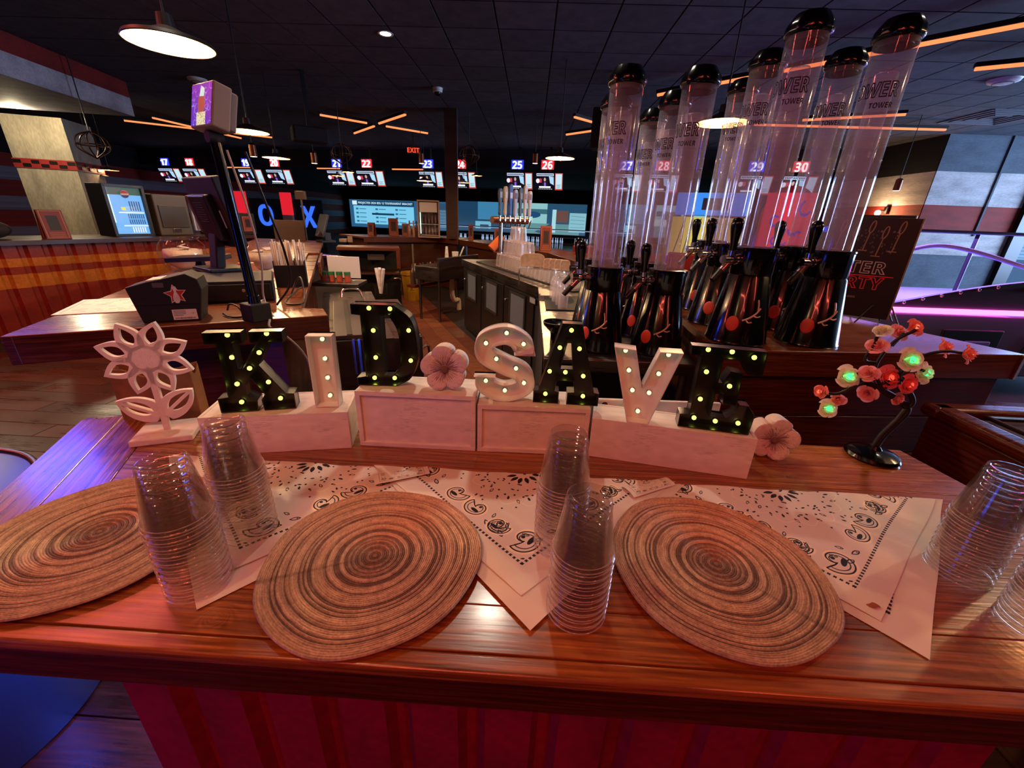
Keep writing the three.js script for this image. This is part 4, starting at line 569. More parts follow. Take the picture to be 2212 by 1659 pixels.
// ---------------------------------------------------------------- register corner on the left counter
{
  const P0 = [-1.519, -1.555], P1 = [-1.368, -1.635], ry = Math.atan2(-(P1[1] - P0[1]), P1[0] - P0[0]);
  const t = thing('receipt_printer', 'black receipt printer with red star bowling sticker on its side', 'printer', [P0[0], BAR, P0[1]], ry);
  const prof = [[-0.038, 0.139], [-0.012, 0.001], [0.179, 0.001], [0.205, 0.126], [0.197, 0.168], [0.16, 0.19], [0.081, 0.17], [0.035, 0.161]];
  part(t, 'body', T(ext(shp(prof), 0.14, 0.004), 0, 0, -0.144), M.blackMatte);
  part(t, 'seam', bx(0.21, 0.0025, 0.002, 0.085, 0.07, 0.0005), M.black); part(t, 'paper_slot', T(rb(0.05, 0.006, 0.1, 0, 0, 0, 0.001), 0.05, 0.163, -0.07, 0, 0, 0.13), mat(0xcfc4bc, 0.7)); part(t, 'cover_latch', rb(0.035, 0.018, 0.003, 0.066, 0.147, 0.001, 0.001), mat(0x55505a, 0.5));
  const star = (r0, r1, n) => shp(Array.from({ length: n * 2 }, (_, i) => { const a = i * Math.PI / n + Math.PI / 2 + 0.12, r = i % 2 ? r1 : r0; return [Math.cos(a) * r, Math.sin(a) * r]; }));
  const pin = shp(smooth([[0, 0.034], [0.006, 0.029], [0.006, 0.02], [0.0035, 0.013], [0.009, -0.004], [0.011, -0.018], [0.006, -0.032], [0, -0.034], [-0.006, -0.032], [-0.011, -0.018], [-0.009, -0.004], [-0.0035, 0.013], [-0.006, 0.02], [-0.006, 0.029]], 40));
  const st = part(t, 'star_sticker', T(ext(star(0.04, 0.02, 5), 0.0006), 0.116, 0.11, 0.0003), M.whitePaint, 'white star sticker edge'); part(st, 'red_star', T(ext(star(0.035, 0.0165, 5), 0.0006), 0.116, 0.11, 0.0009), mat(0xb52c22, 0.5)); part(st, 'white_pin', T(ext(pin, 0.0006), 0.116, 0.109, 0.0015), M.whitePaint);
  const lab = canvasTex(256, 128, (g, W, H) => { g.fillStyle = '#e6ddd2'; g.fillRect(0, 0, W, H); g.fillStyle = '#333'; for (let i = 0; i < 4; i++) g.fillRect(14, 16 + i * 18, 90 + rnd() * 60, 6); for (let i = 0; i < 40; i++) g.fillRect(20 + i * 5.4, 100, 1 + rnd() * 3.4, 18); g.font = '26px sans-serif'; g.fillText('CE', 200, 60); });
  part(t, 'rating_label', plane(0.082, 0.042, 0.13, 0.028, 0.0012), mat(0xffffff, 0.6, 0, { map: lab }), 'white rating label with bar code');
}
{
  const t = thing('pole_display', 'customer display with purple-blue screen on a tall black pole', 'display', [-1.145, BAR, -1.68], -0.5), top = V(-0.012, 0.675, 0.02);
  part(t, 'pole_base', rb(0.085, 0.075, 0.085, 0, 0.038, 0, 0.006), M.blackMatte); part(t, 'pole_collar', cyl(0.024, 0.022, 0.03, 0, 0.075, 0), M.blackGloss); part(t, 'pole', bar([0, 0.1, 0], [-0.012, 0.66, 0.02], 0.0195, 20, 0.0175), M.blackGloss);
  part(t, 'swivel', [T(new THREE.CylinderGeometry(0.02, 0.02, 0.05, 18), -0.012, 0.675, 0.02, Math.PI / 2), T(new THREE.SphereGeometry(0.021, 16, 12), -0.012, 0.67, 0.02)], M.blackMatte);
  const h = part(t, 'display_case', T(rb(0.15, 0.145, 0.06, 0, 0, 0, 0.006), -0.012, 0.765, 0.012, -0.25), mat(0x8a7866, 0.5)); part(h, 'case_back', T(rb(0.135, 0.13, 0.03, 0, 0, -0.04, 0.008), -0.012, 0.765, 0.012, -0.25), mat(0x75675a, 0.5));
  const scr = canvasTex(512, 480, (g, W, H) => { g.fillStyle = '#2a1fae'; g.fillRect(0, 0, W, H); for (let i = 0; i < 40; i++) { g.strokeStyle = `rgba(${120 + rnd() * 120},${120 + rnd() * 100},255,.55)`; g.lineWidth = 6 + rnd() * 10; g.beginPath(); g.arc(rnd() * W, rnd() * H, 10 + rnd() * 50, 0, 2 + rnd() * 3); g.stroke(); } g.fillStyle = '#8a4a24'; g.beginPath(); g.ellipse(W / 2, 240, 90, 120, 0, 0, 7); g.fill(); g.fillStyle = '#b8e8d8'; g.beginPath(); g.moveTo(200, 140); g.lineTo(240, 20); g.lineTo(330, 60); g.lineTo(320, 150); g.fill(); g.fillStyle = '#d8dca0'; g.fillRect(140, 330, 230, 150); g.fillStyle = '#7c8a3a'; for (let i = 0; i < 30; i++) g.fillRect(140 + rnd() * 220, 330 + rnd() * 140, 14, 14); });
  part(h, 'screen', T(plane(0.138, 0.133, 0, 0, 0.031), -0.012, 0.765, 0.012, -0.25), mat(0x000000, 0.3, 0, { emissive: 0xffffff, emissiveMap: scr, emissiveIntensity: 0.95 }));
}
{ const c = thing('till_box', 'black till box under the register', 'till', [-1.62, BAR, -2.16], 0.535); part(c, 'case', rb(0.46, 0.105, 0.42, 0, 0.0525, 0, 0.005), M.blackMatte); part(c, 'drawer_front', rb(0.44, 0.08, 0.008, 0, 0.05, 0.213, 0.003), M.black); part(c, 'lock', T(cyl(0.008, 0.008, 0.006, 0, 0, 0, 14), 0.1, 0.06, 0.217, Math.PI / 2), M.chrome); }
{ // register screen seen from behind
  const t = thing('register_monitor', 'black register monitor seen from behind with vents and cables', 'monitor', [-1.78, BAR + 0.105, -2.38], 2.58);
  part(t, 'foot', rb(0.24, 0.02, 0.2, 0, 0.01, 0, 0.006), M.black); part(t, 'neck', T(rb(0.09, 0.2, 0.05, 0, 0, 0, 0.01), 0, 0.11, 0.0, 0.15), M.blackMatte);
  const s = part(t, 'screen_case', T(rb(0.38, 0.36, 0.045, 0, 0, 0, 0.01), 0, 0.31, 0.03, -0.22), M.blackMatte); part(s, 'screen_glass', T(plane(0.35, 0.3, 0, 0, 0.0235), 0, 0.31, 0.03, -0.22), mat(0x0a0d16, 0.15)); part(s, 'rear_housing', T(rb(0.22, 0.24, 0.05, 0, -0.02, -0.04, 0.015), 0, 0.31, 0.03, -0.22), M.black);
  const v = []; for (let i = 0; i < 9; i++) v.push(T(bx(0.1, 0.004, 0.004, 0, 0.06 - i * 0.012, -0.0655), 0, 0.31, 0.03, -0.22)); part(s, 'vent_slots', v, mat(0x2c2a2e, 0.6)); part(s, 'white_label', T(bx(0.012, 0.09, 0.002, -0.12, -0.03, -0.0235), 0, 0.31, 0.03, -0.22), M.whitePaint);
  part(t, 'card_reader', T(rb(0.03, 0.2, 0.06, 0, 0, 0, 0.004), 0.205, 0.3, 0.03, -0.22), mat(0x4a4038, 0.5));
}
{ const t = thing('cash_tray', 'flat black tablet tray on a stand left of the register', 'tray', [-2.12, BAR, -2.66], 0.2); part(t, 'tray', T(rb(0.3, 0.03, 0.2, 0, 0, 0, 0.006), 0, 0.135, 0, 0, 0, 0.06), M.black); part(t, 'stand', cyl(0.06, 0.02, 0.122, 0, 0, 0, 20), M.black); }
const pen = solo('stylus_pen', bar([-1.32, BAR + 0.012, -1.83], [-1.27, BAR + 0.035, -1.93], 0.004, 8), mat(0x8a8884, 0.4, 0.4), 'thin grey stylus pen lying behind the printer', 'pen');
for (const [lab, p, r, m] of [
  ['black cable looping over the edge near the straws', [[-1.29, 1.087, -2.2], [-1.27, 1.16, -2.24], [-1.22, 1.19, -2.2], [-1.17, 1.1, -2.12], [-1.14, 1.086, -2.02], [-1.2, 1.087, -2.0], [-1.25, 1.12, -2.2], [-1.34, 1.1, -2.42]], 0.0045, M.black],
  ['pale cable hanging down from the display pole', [[-1.15, 1.72, -1.7], [-1.14, 1.5, -1.745], [-1.15, 1.3, -1.78], [-1.16, 1.16, -1.77], [-1.1, 1.09, -1.72]], 0.004, mat(0xb8aca4, 0.5)],
  ['black cable running beside the display pole', [[-1.1, 1.72, -1.73], [-1.08, 1.5, -1.79], [-1.08, 1.35, -1.85], [-1.12, 1.2, -1.92], [-1.22, 1.09, -1.95]], 0.005, M.black],
  ['black cable tangle between printer and pole', [[-1.33, 1.1, -1.76], [-1.3, 1.13, -1.74], [-1.25, 1.125, -1.72], [-1.22, 1.09, -1.7], [-1.27, 1.087, -1.69], [-1.33, 1.09, -1.73]], 0.004, M.black],
  ['thin grey cable dropping behind the letters K and I', [[-1.08, 1.09, -1.66], [-1.06, 1.07, -1.62], [-1.02, 1.02, -1.66], [-0.98, 0.9, -1.72], [-0.97, 0.6, -1.74], [-0.9, 0.45, -1.75], [-0.75, 0.42, -1.75]], 0.005, mat(0x8a8280, 0.5)],
]) solo('power_cable', tube(p, r, 60, 8), m, lab, 'cable');
{ // papers
  const pg = canvasTex(256, 256, (g) => { g.fillStyle = '#e8dcd2'; g.fillRect(0, 0, 256, 256); g.strokeStyle = '#a08a86'; g.lineWidth = 3; g.strokeRect(16, 16, 224, 224); g.fillStyle = '#8a7470'; for (let i = 0; i < 26; i++) g.fillRect(26 + rnd() * 180, 30 + rnd() * 190, 10 + rnd() * 24, 4); });
  solo('menu_sheet', T(rb(0.3, 0.002, 0.36, 0, 0, 0, 0.0005), 0, 0, 0), mat(0xffffff, 0.8, 0, { map: pg }), 'paper sheet lying left of the receipt printer', 'paper', [-1.93, BAR + 0.0015, -1.83], 0.53);
  solo('folded_napkin', T(rb(0.12, 0.02, 0.1, 0, 0, 0, 0.008), 0, 0, 0), mat(0x9a98b4, 0.8), 'small folded napkin at the counter edge left of the sheet', 'napkin', [-2.2, BAR + 0.011, -2.38], 0.4);
}
{ // fish bowls
  const bowl = lathe([[0.07, 0.0], [0.1, 0.01], [0.142, 0.07], [0.15, 0.12], [0.138, 0.18], [0.11, 0.215], [0.108, 0.225], [0.122, 0.235]], 40);
  const mk = (label, x, z, k, fill) => { const t = thing('glass_bowl', label, 'bowl', [x, BAR, z], 0, 'round glass bowls behind the register'); const b = part(t, 'bowl', bowl.clone().scale(k, k, k), M.glass); part(t, 'paper_inside', T(new THREE.SphereGeometry(0.118 * k, 24, 14, 0, 6.2832, 1.35, 1.5), 0, 0.125 * k, 0), mat(0xd8c2ac, 0.8, 0, { map: noiseMap })); const c = []; for (let i = 0; i < 7; i++) c.push(T(rb(0.07 * k, 0.005, 0.05 * k, 0, 0, 0, 0.001), rr(-0.05, 0.05) * k, 0.12 * k + i * 0.009 * k, rr(-0.05, 0.05) * k, rr(-0.5, 0.5), rr(0, 6))); part(t, 'cards', c, mat(0x9a8a84, 0.7)); };
  mk('left round glass bowl filled with paper slips', -2.52, -3.02, 1); mk('right round glass bowl behind the display pole', -2.02, -3.15, 0.95);
  const p = solo('clay_pot', crease(lathe([[0, 0], [0.07, 0], [0.085, 0.02], [0.08, 0.05], [0.05, 0.09], [0.045, 0.11], [0, 0.11]], 28), 0.6), mat(0x7c3a22, 0.45), 'red-brown rounded pot behind the register neck', 'pot', [-1.86, BAR, -2.72]);
}
{ // straw caddy
  const t = thing('straw_caddy', 'black caddy box holding paper-wrapped straws', 'caddy', [-1.48, BAR, -2.57], 0.45), h = 0.13;
  for (const g of [rb(0.17, h, 0.005, 0, h / 2, 0.055, 0.001), rb(0.17, h * 1.15, 0.005, 0, h * 0.575, -0.055, 0.001), rb(0.005, h * 1.2, 0.11, -0.085, h * 0.6, 0, 0.001), rb(0.005, h * 1.2, 0.11, 0.085, h * 0.6, 0, 0.001), rb(0.005, h * 1.3, 0.11, 0.03, h * 0.65, 0, 0.001)]) part(t, 'caddy_wall', g, M.black); part(t, 'caddy_floor', bx(0.17, 0.004, 0.11, 0, 0.003, 0), M.black);
  const sm = mat(0xe2cdb6, 0.75), sg = cyl(0.0042, 0.0042, 0.24, 0, 0, 0, 7); let s0;
  for (let i = 0; i < 44; i++) { const lx = -0.078 + (i % 11) * 0.0155 + rr(-0.002, 0.002), lz = -0.042 + Math.floor(i / 11) * 0.026, c = Math.cos(0.45), s = Math.sin(0.45), p = [-1.48 + lx * c + lz * s, BAR + 0.006 + rr(0, 0.03), -2.57 - lx * s + lz * c]; if (!s0) s0 = solo('straw', sg, sm, 'paper-wrapped straw standing in the black caddy', 'straw', p, 0, 'wrapped straws in the caddy'); else s0 && (o => { o.rotation.z = rr(-0.07, 0.07); o.rotation.x = rr(-0.05, 0.05); })(copy(s0, p, rr(0, 6))); }
}
// ---------------------------------------------------------------- work well behind the left counter
{
  const d = [-0.4155, -0.9096], nrm = [0.9096, -0.4155], O = [-1.09, -1.98], P = (s, w) => [O[0] + d[0] * s + nrm[0] * w, O[1] + d[1] * s + nrm[1] * w], ry = Math.atan2(0.9096, -0.4155);
  const t = thing('ice_bin', 'stainless ice bin with sliding lid and handle beside the left counter', 'ice bin');
  part(t, 'body', uvm(slab([P(0.12, 0.02), P(1.75, 0.02), P(1.75, 0.42), P(0.12, 0.42)], 0.2, 0.86), 2, 2), M.steel); part(t, 'lid', uvm(slab([P(0.15, 0.1), P(1.2, 0.1), P(1.2, 0.36), P(0.15, 0.36)], 0.862, 0.885, 0.003), 2, 2), mat(0x6e6468, 0.35, 0.9)); part(t, 'lid_groove', slab([P(0.15, 0.17), P(1.2, 0.17), P(1.2, 0.2), P(0.15, 0.2)], 0.886, 0.89), M.black);
  part(t, 'lid_handle', tube([P(1.28, 0.16), P(1.3, 0.18), P(1.3, 0.3), P(1.28, 0.32)].map(([x, z], i) => [x, i % 3 ? 0.95 : 0.89, z]), 0.008, 20), M.chrome);
  part(t, 'corner_trim', [0, 1, 2, 3].map(k => { const q = P(0.08 - k * 0.004, 0.2 + k * 0.03); return bx(0.014, 0.2, 0.014, q[0], 0.78, q[1]); }), M.chrome);
  for (const [i, s] of [0.35, 0.95].entries()) { const u = thing('steel_cabinet', ['near stainless cabinet door with curved handle right of the ice bin', 'far stainless cabinet door with curved handle right of the ice bin'][i], 'cabinet'); part(u, 'door_panel', uvm(slab([P(s, 0.425), P(s + 0.55, 0.425), P(s + 0.55, 0.62), P(s, 0.62)], 0.1, 0.8 + i * 0.03, 0.008), 2, 2), M.steel); part(u, 'handle', tube([0.7, 0.72, 0.55, 0.53].map((y, k) => { const q = P(s + 0.05, 0.63 + (k === 1 || k === 2 ? 0.03 : 0)); return [q[0], y, q[1]]; }), 0.008, 20), M.chrome); }
  const q = P(2.05, 0.12); const w = thing('speed_well', 'white cutting board standing over bottles in the bar well', 'board', [q[0], 0, q[1]], 0.1); part(w, 'board', rb(0.3, 0.2, 0.015, 0.06, 1.03, -0.12, 0.004), mat(0xc4c8cf, 0.5)); part(w, 'shelf', rb(0.42, 0.03, 0.3, 0.05, 0.9, 0, 0.004), M.steel);
  const jar = thing('condiment_jar', 'small jar with green lid, first of the row below the white board', 'jar', [q[0] - 0.09, 0.916, q[1] + 0.02], 0, 'green-lidded jars'); part(jar, 'jar_body', cyl(0.028, 0.028, 0.06, 0, 0, 0, 16), mat(0xa84a3c, 0.3)); part(jar, 'lid', cyl(0.029, 0.029, 0.03, 0, 0.06, 0, 16), mat(0x2e6a44, 0.4));
  for (let k = 1; k < 4; k++) copy(jar, [q[0] - 0.09 + k * 0.075, 0.916, q[1] + 0.02], 0, `small jar with green lid, ${['', 'second', 'third', 'last'][k]} of the row below the white board`);
  const sc = thing('scoop_tub', 'tub of white plastic scoops in the bar well', 'scoops', [P(1.7, 0.5)[0], 0.83, P(1.7, 0.5)[1]]); part(sc, 'tub', cyl(0.05, 0.06, 0.1, 0, 0, 0, 20, true), M.glass); for (let k = 0; k < 4; k++) part(sc, 'scoop', bar([0, 0.02, 0], [rr(-0.06, 0.06), 0.24, rr(-0.05, 0.05)], 0.014, 10), M.whitePaint);
  const b = thing('bus_bin', 'dark wooden bin set into the left counter edge', 'bin', [0, 0, 0]); part(b, 'frame', [slab([P(1.9, -0.14), P(2.9, -0.14), P(2.9, -0.12), P(1.9, -0.12)], BAR + 0.0005, BAR + 0.02), slab([P(1.9, 0.0), P(2.9, 0.0), P(2.9, 0.02), P(1.9, 0.02)], BAR - 0.1, BAR + 0.02), slab([P(2.88, -0.12), P(2.9, -0.12), P(2.9, 0.0), P(2.88, 0.0)], BAR + 0.0005, BAR + 0.02)], M.fascia);
  const gun = solo('soda_gun', [bar([-2.12, 1.1, -4.32], [-1.95, 1.1, -4.3], 0.018, 10), bar([-1.95, 1.1, -4.3], [-1.88, 1.098, -4.27], 0.01, 8)], M.chrome, 'chrome soda gun resting beside the white board', 'soda gun');
}
// ---------------------------------------------------------------- post, far counter goods
{
  const t = thing('wooden_post', 'brown wooden post rising from the far counter to the ceiling', 'post', [-1.68, 0, -9.25]);
  part(t, 'post', uvm(rb(0.24, CEIL - BAR, 0.24, 0, (CEIL + BAR) / 2, 0, 0.006, 0.15), 0.6, 1.5), M.darkWood); part(t, 'steel_angle', T(rb(0.02, CEIL - BAR, 0.05, 0.125, 0, 0.1, 0.003), 0, (CEIL + BAR) / 2, 0, 0, 0.15), mat(0x6a605c, 0.5, 0.6));
}
const tentTex = canvasTex(128, 256, (g, W, H) => { g.fillStyle = '#a63320'; g.fillRect(0, 0, W, H); g.strokeStyle = '#e8b08a'; g.lineWidth = 5; g.strokeRect(10, 10, W - 20, H - 20); g.fillStyle = '#2a1210'; g.fillRect(34, 50, 60, 130); g.fillStyle = '#e8a07a'; for (let i = 0; i < 6; i++) g.fillRect(24, 196 + i * 8, 80, 3); }), tentMat = mat(0xa89490, 0.6, 0, { map: tentTex });
let tent0;
function tent(label, x, y, z, ry, w = 0.16, h = 0.26) { const t = thing('table_tent', label, 'table tent', [x, y, z], ry, 'red folded table tents'); for (const s of [1, -1]) part(t, 'card', T(T(bx(w, h, 0.004, 0, 0, 0), 0, h / 2, s * 0.035, s > 0 ? -0.12 : 0.12)), tentMat); part(t, 'card_base', bx(w, 0.004, 0.08, 0, 0.002, 0), tentMat); }
tent('red table tent left on the far bar counter', -3.45, BAR, -9.35, -0.3); tent('tall red and pink table tent before the tournament screen', -3.02, BAR, -9.5, 0.4, 0.2, 0.36); tent('small arched red table tent right before the tournament screen', -2.78, BAR, -9.62, -0.1);
tent('dark red table tent behind the beer taps', -0.62, BAR, -8.2, 0.1); tent('tall dark red table tent right of the beer taps', 0.22, BAR, -6.7, 0.1, 0.17, 0.36); tent('red table tent on a far table before the wide screen', 1.55, 0.95, -9.9, 0); tent('red table tent seen between the drink tubes', 2.0, 0.95, -7.5, 0); tent('narrow upright menu card right of the post', -1.25, BAR, -9.0, 0.2, 0.1, 0.3);
{ // small lit display fridge
  const t = thing('display_fridge', 'small white display fridge with lit shelves of bottles by the post', 'fridge', [-2.22, BAR, -9.45], 0.2);
  part(t, 'case', [rb(0.46, 0.03, 0.4, 0, 0.015, 0, 0.004), rb(0.46, 0.03, 0.4, 0, 0.725, 0, 0.004), rb(0.03, 0.7, 0.4, -0.215, 0.37, 0, 0.004), rb(0.03, 0.7, 0.4, 0.215, 0.37, 0, 0.004), rb(0.42, 0.7, 0.02, 0, 0.37, -0.19, 0.002)], mat(0xa88a84, 0.5)); part(t, 'header_panel', rb(0.36, 0.19, 0.01, 0, 0.6, 0.19, 0.003), mat(0xd8ccd0, 0.5)); part(t, 'light_strip', bx(0.02, 0.42, 0.012, -0.17, 0.29, 0.16), glow(0xd6ffe6, 1.5)); part(t, 'shelf', [rb(0.4, 0.012, 0.3, 0, 0.27, 0, 0.002), rb(0.4, 0.012, 0.3, 0, 0.05, 0, 0.002)], M.whitePaint); part(t, 'door_glass', bx(0.38, 0.46, 0.005, 0, 0.28, 0.2), M.glass);
  const bg = crease(lathe([[0, 0], [0.026, 0], [0.027, 0.11], [0.012, 0.15], [0.011, 0.19], [0, 0.19]], 14), 0.6); let b0;
  for (let r = 0; r < 2; r++) for (let k = 0; k < 5; k++) { const p = [-2.22 - 0.13 + k * 0.07, BAR + 0.058 + r * 0.22, -9.4 - k * 0.012]; if (!b0) b0 = solo('bottle', bg, mat(0x6a4a52, 0.2), 'small bottle inside the lit display fridge', 'bottle', p, 0, 'bottles in the display fridge'); else copy(b0, p, 0); }
  let q0; for (const [i, x] of [-2.62, -2.55, -2.5].entries()) { const p = [x, BAR, -9.35 - i * 0.06]; const g = crease(lathe([[0, 0], [0.036, 0], [0.038, 0.17], [0.014, 0.24], [0.013, 0.32], [0.016, 0.325], [0, 0.33]], 18), 0.6); solo('syrup_bottle', g, mat([0x8a5a4a, 0xb08a70, 0x5a3a34][i], 0.25), ['left', 'middle', 'right'][i] + ' tall pump bottle standing left of the display fridge', 'bottle', p, 0, 'pump bottles'); }
}
{ // far register station
  const t = thing('register_screen', 'second register with tilted screen at the far left of the bar', 'register', [-3.2, BAR, -6.6], -0.75); part(t, 'screen', T(rb(0.3, 0.34, 0.03, 0, 0, 0, 0.006), 0, 0.24, 0, -0.35), mat(0x24222e, 0.25)); part(t, 'stand', rb(0.1, 0.14, 0.1, 0, 0.07, -0.05, 0.01), M.black); part(t, 'base', rb(0.24, 0.03, 0.22, 0, 0.015, -0.03, 0.006), M.black);
  const w = thing('wooden_bin', 'brown wooden partition box behind the second register', 'box', [-3.72, BAR, -6.6], 0.5); part(w, 'front', rb(0.42, 0.3, 0.02, 0, 0.15, 0, 0.003), M.darkWood); part(w, 'side', rb(0.02, 0.3, 0.3, -0.2, 0.15, -0.16, 0.003), M.darkWood);
  const p = solo('card_terminal', [rb(0.1, 0.05, 0.14, 0, 0.03, 0, 0.008), rb(0.07, 0.09, 0.03, 0.1, 0.05, 0, 0.005)], mat(0x8a7460, 0.5), 'small card terminal right of the second register', 'terminal', [-2.95, BAR, -6.75]);
  const k = solo('pole_sign', [cyl(0.015, 0.015, 0.62, 0, 0, 0, 10), rb(0.16, 0.12, 0.05, 0, 0.66, 0, 0.006)], mat(0x4a3a38, 0.5), 'thin pole with small box beside the letter X panel', 'pole', [-3.6, BAR, -6.85]);
  const s = thing('back_shelf', 'wooden shelf unit under the second register', 'shelf', [-2.62, 0, -6.9], 0.35); part(s, 'top', uvm(rb(0.95, 0.05, 0.5, 0, 1.0, 0, 0.006), 0.6, 1.5), M.fascia); part(s, 'leg', rb(0.06, 0.28, 0.06, 0.44, 0.84, 0.22, 0.006), M.fascia); part(s, 'shelf_board', uvm(rb(0.9, 0.03, 0.45, 0, 0.62, 0, 0.004), 0.6, 1.5), M.darkWood); part(s, 'back', rb(0.95, 0.95, 0.03, 0, 0.48, -0.24, 0.003), M.blackMatte); part(s, 'vent_box', rb(0.26, 0.09, 0.1, 0.1, 0.87, 0.1, 0.005), mat(0x3a3436, 0.6)); part(s, 'grab_rail', tube([[0.35, 0.55, 0.25], [0.45, 0.55, 0.28], [0.45, 0.35, 0.28]], 0.01, 16), M.chrome);
}
{ // yellow bucket
  const t = thing('mop_bucket', 'yellow plastic bin standing on the tiles at the end of the aisle', 'bucket', [-2.24, 0, -7.95]); part(t, 'bucket', crease(lathe([[0, 0.0], [0.15, 0], [0.155, 0.01], [0.185, 0.47], [0.2, 0.475], [0.2, 0.52], [0.19, 0.52], [0.145, 0.02], [0, 0.015]], 40), 0.5), mat(0xc08a12, 0.5)); part(t, 'label', T(new THREE.CylinderGeometry(0.179, 0.169, 0.17, 14, 1, true, -0.15, 0.75), 0, 0.26, 0), mat(0x2a2418, 0.6, 0, { map: canvasTex(128, 128, g => { g.fillStyle = '#c89012'; g.fillRect(0, 0, 128, 128); g.fillStyle = '#151008'; g.fillRect(14, 14, 100, 14); g.font = 'bold 60px sans-serif'; g.fillText('b', 44, 100); g.fillRect(20, 108, 90, 8); }), color: 0xffffff })); part(t, 'handle', tube([[-0.2, 0.49, 0], [-0.15, 0.56, 0.1], [0, 0.6, 0.13], [0.15, 0.56, 0.1], [0.2, 0.49, 0]], 0.005, 24), M.steel);
  solo('floor_pipe', tube([[-2.3, 1.0, -8.35], [-2.3, 0.5, -8.35], [-2.3, 0.05, -8.33]], 0.018, 20), mat(0x6a6462, 0.5), 'grey pipe dropping behind the yellow bin', 'pipe');
  const s = thing('bar_sink', 'stainless bar sink on legs with crowded bottles at right of aisle', 'sink', [-1.3, 0, -6.75], 1.14); part(s, 'basin', rb(1.1, 0.2, 0.45, 0, 0.72, 0, 0.01), M.steel); part(s, 'back_rail', rb(1.1, 0.14, 0.03, 0, 0.88, 0.21, 0.005), M.steel); for (const x of [-0.5, 0.5]) for (const z of [-0.18, 0.18]) part(s, 'leg', cyl(0.02, 0.02, 0.62, x, 0, z, 10), M.steel); part(s, 'drain_pipe', tube([[0.1, 0.62, 0], [0.1, 0.3, 0], [0.14, 0.22, 0.02], [0.24, 0.22, 0.02], [0.26, 0.05, 0.02]], 0.04, 24), mat(0xc8bcae, 0.5)); part(s, 'bottle_rail', rb(1.1, 0.045, 0.16, 0, 0.5, -0.32, 0.004), M.fascia);
  const bg = crease(lathe([[0, 0], [0.036, 0], [0.037, 0.18], [0.014, 0.23], [0.013, 0.3], [0, 0.3]], 14), 0.6); let b0; const bm = [0x4a3a30, 0x8a8478, 0x6a2a24, 0x2c4a3a];
  for (let k = 0; k < 11; k++) { const c = Math.cos(1.14), sn = Math.sin(1.14), lx = -0.48 + k * 0.095, lz = -0.33 - (k % 2) * 0.02, o = solo('liquor_bottle', bg, mat(bm[k % 4], 0.15), `liquor bottle in the speed rail, ${['first', 'second', 'third', 'fourth', 'fifth', 'sixth', 'seventh', 'eighth', 'ninth', 'tenth', 'last'][k]} from the cooler end`, 'bottle', [-1.3 + lx * c + lz * sn, 0.525, -6.75 - lx * sn + lz * c], 0, 'bottles in the speed rail'); }
  const caddy = thing('garnish_caddy', 'pale caddy of cups and spoons on the sink shelf', 'caddy', [-1.25, 0.83, -7.0], 0.4); part(caddy, 'tray', rb(0.36, 0.04, 0.2, 0, 0.02, 0, 0.006), M.steel); part(caddy, 'cup', cyl(0.045, 0.055, 0.12, 0.02, 0.04, 0, 16), M.whitePaint); part(caddy, 'spoon', bar([0.08, 0.05, 0], [0.16, 0.24, 0.02], 0.012, 8), M.whitePaint); part(caddy, 'tall_tube', cyl(0.035, 0.018, 0.2, -0.12, 0.04, 0, 14), M.whitePaint);
}
{ // beer tap tower
  const x = -0.3, z = -6.0, t = thing('beer_tap_tower', 'copper beer tap tower with a row of tall tap handles', 'beer taps', [x, BAR, z], 0.75);
  for (const s of [-0.16, 0.16]) part(t, 'column', cyl(0.028, 0.028, 0.4, s, 0, 0, 16), M.chrome); part(t, 'column_plate', rb(0.46, 0.012, 0.14, 0, 0.006, 0, 0.003), M.chrome);
  part(t, 'crossbar', T(new THREE.CylinderGeometry(0.045, 0.045, 0.62, 20), 0, 0.42, 0, 0, 0, Math.PI / 2), mat(0xb4795c, 0.25, 0.9));
  const hs = [[0x1c2434, 0x9aa0a8], [0xc8a46a, 0xd8c8b0], [0x22388a, 0xd8d4dc], [0xb8a8b0, 0x584a5a], [0x2a2a2c, 0x8a8078], [0xd8c2b4, 0xa87a60], [0xcabab0, 0x8a6a58]];
  hs.forEach(([a, b], i) => { const hx = -0.26 + i * 0.086, f = part(t, 'faucet', [T(new THREE.CylinderGeometry(0.012, 0.014, 0.09, 10), hx, 0.42, 0.07, Math.PI / 2), T(new THREE.CylinderGeometry(0.009, 0.009, 0.1, 10), hx, 0.38, 0.12, 0.4), cyl(0.012, 0.012, 0.06, hx, 0.42, 0.1, 10)], M.chrome); const g = shp(smooth([[0.014, 0], [0.018, 0.12], [0.028, 0.2], [0.03, 0.27], [0.018, 0.31 + (i % 3) * 0.03], [-0.018, 0.31 + (i % 3) * 0.03], [-0.03, 0.27], [-0.028, 0.2], [-0.018, 0.12], [-0.014, 0]], 30)); const h = part(t, 'tap_handle', T(ext(g, 0.022, 0.004), hx, 0.48, 0.09), mat(a, 0.45)); part(h, 'handle_badge', T(rb(0.04, 0.07, 0.006, 0, 0, 0, 0.002), hx, 0.72, 0.118), mat(b, 0.45)); });
  const c = solo('cone_roll', T(new THREE.CylinderGeometry(0.05, 0.065, 0.24, 20), 0, 0, 0, 0, 0, -0.75), mat(0xd8641c, 0.6), 'orange ribbed roll lying left of the beer taps', 'roll', [-0.5, BAR + 0.11, -6.35], 0.4);
}
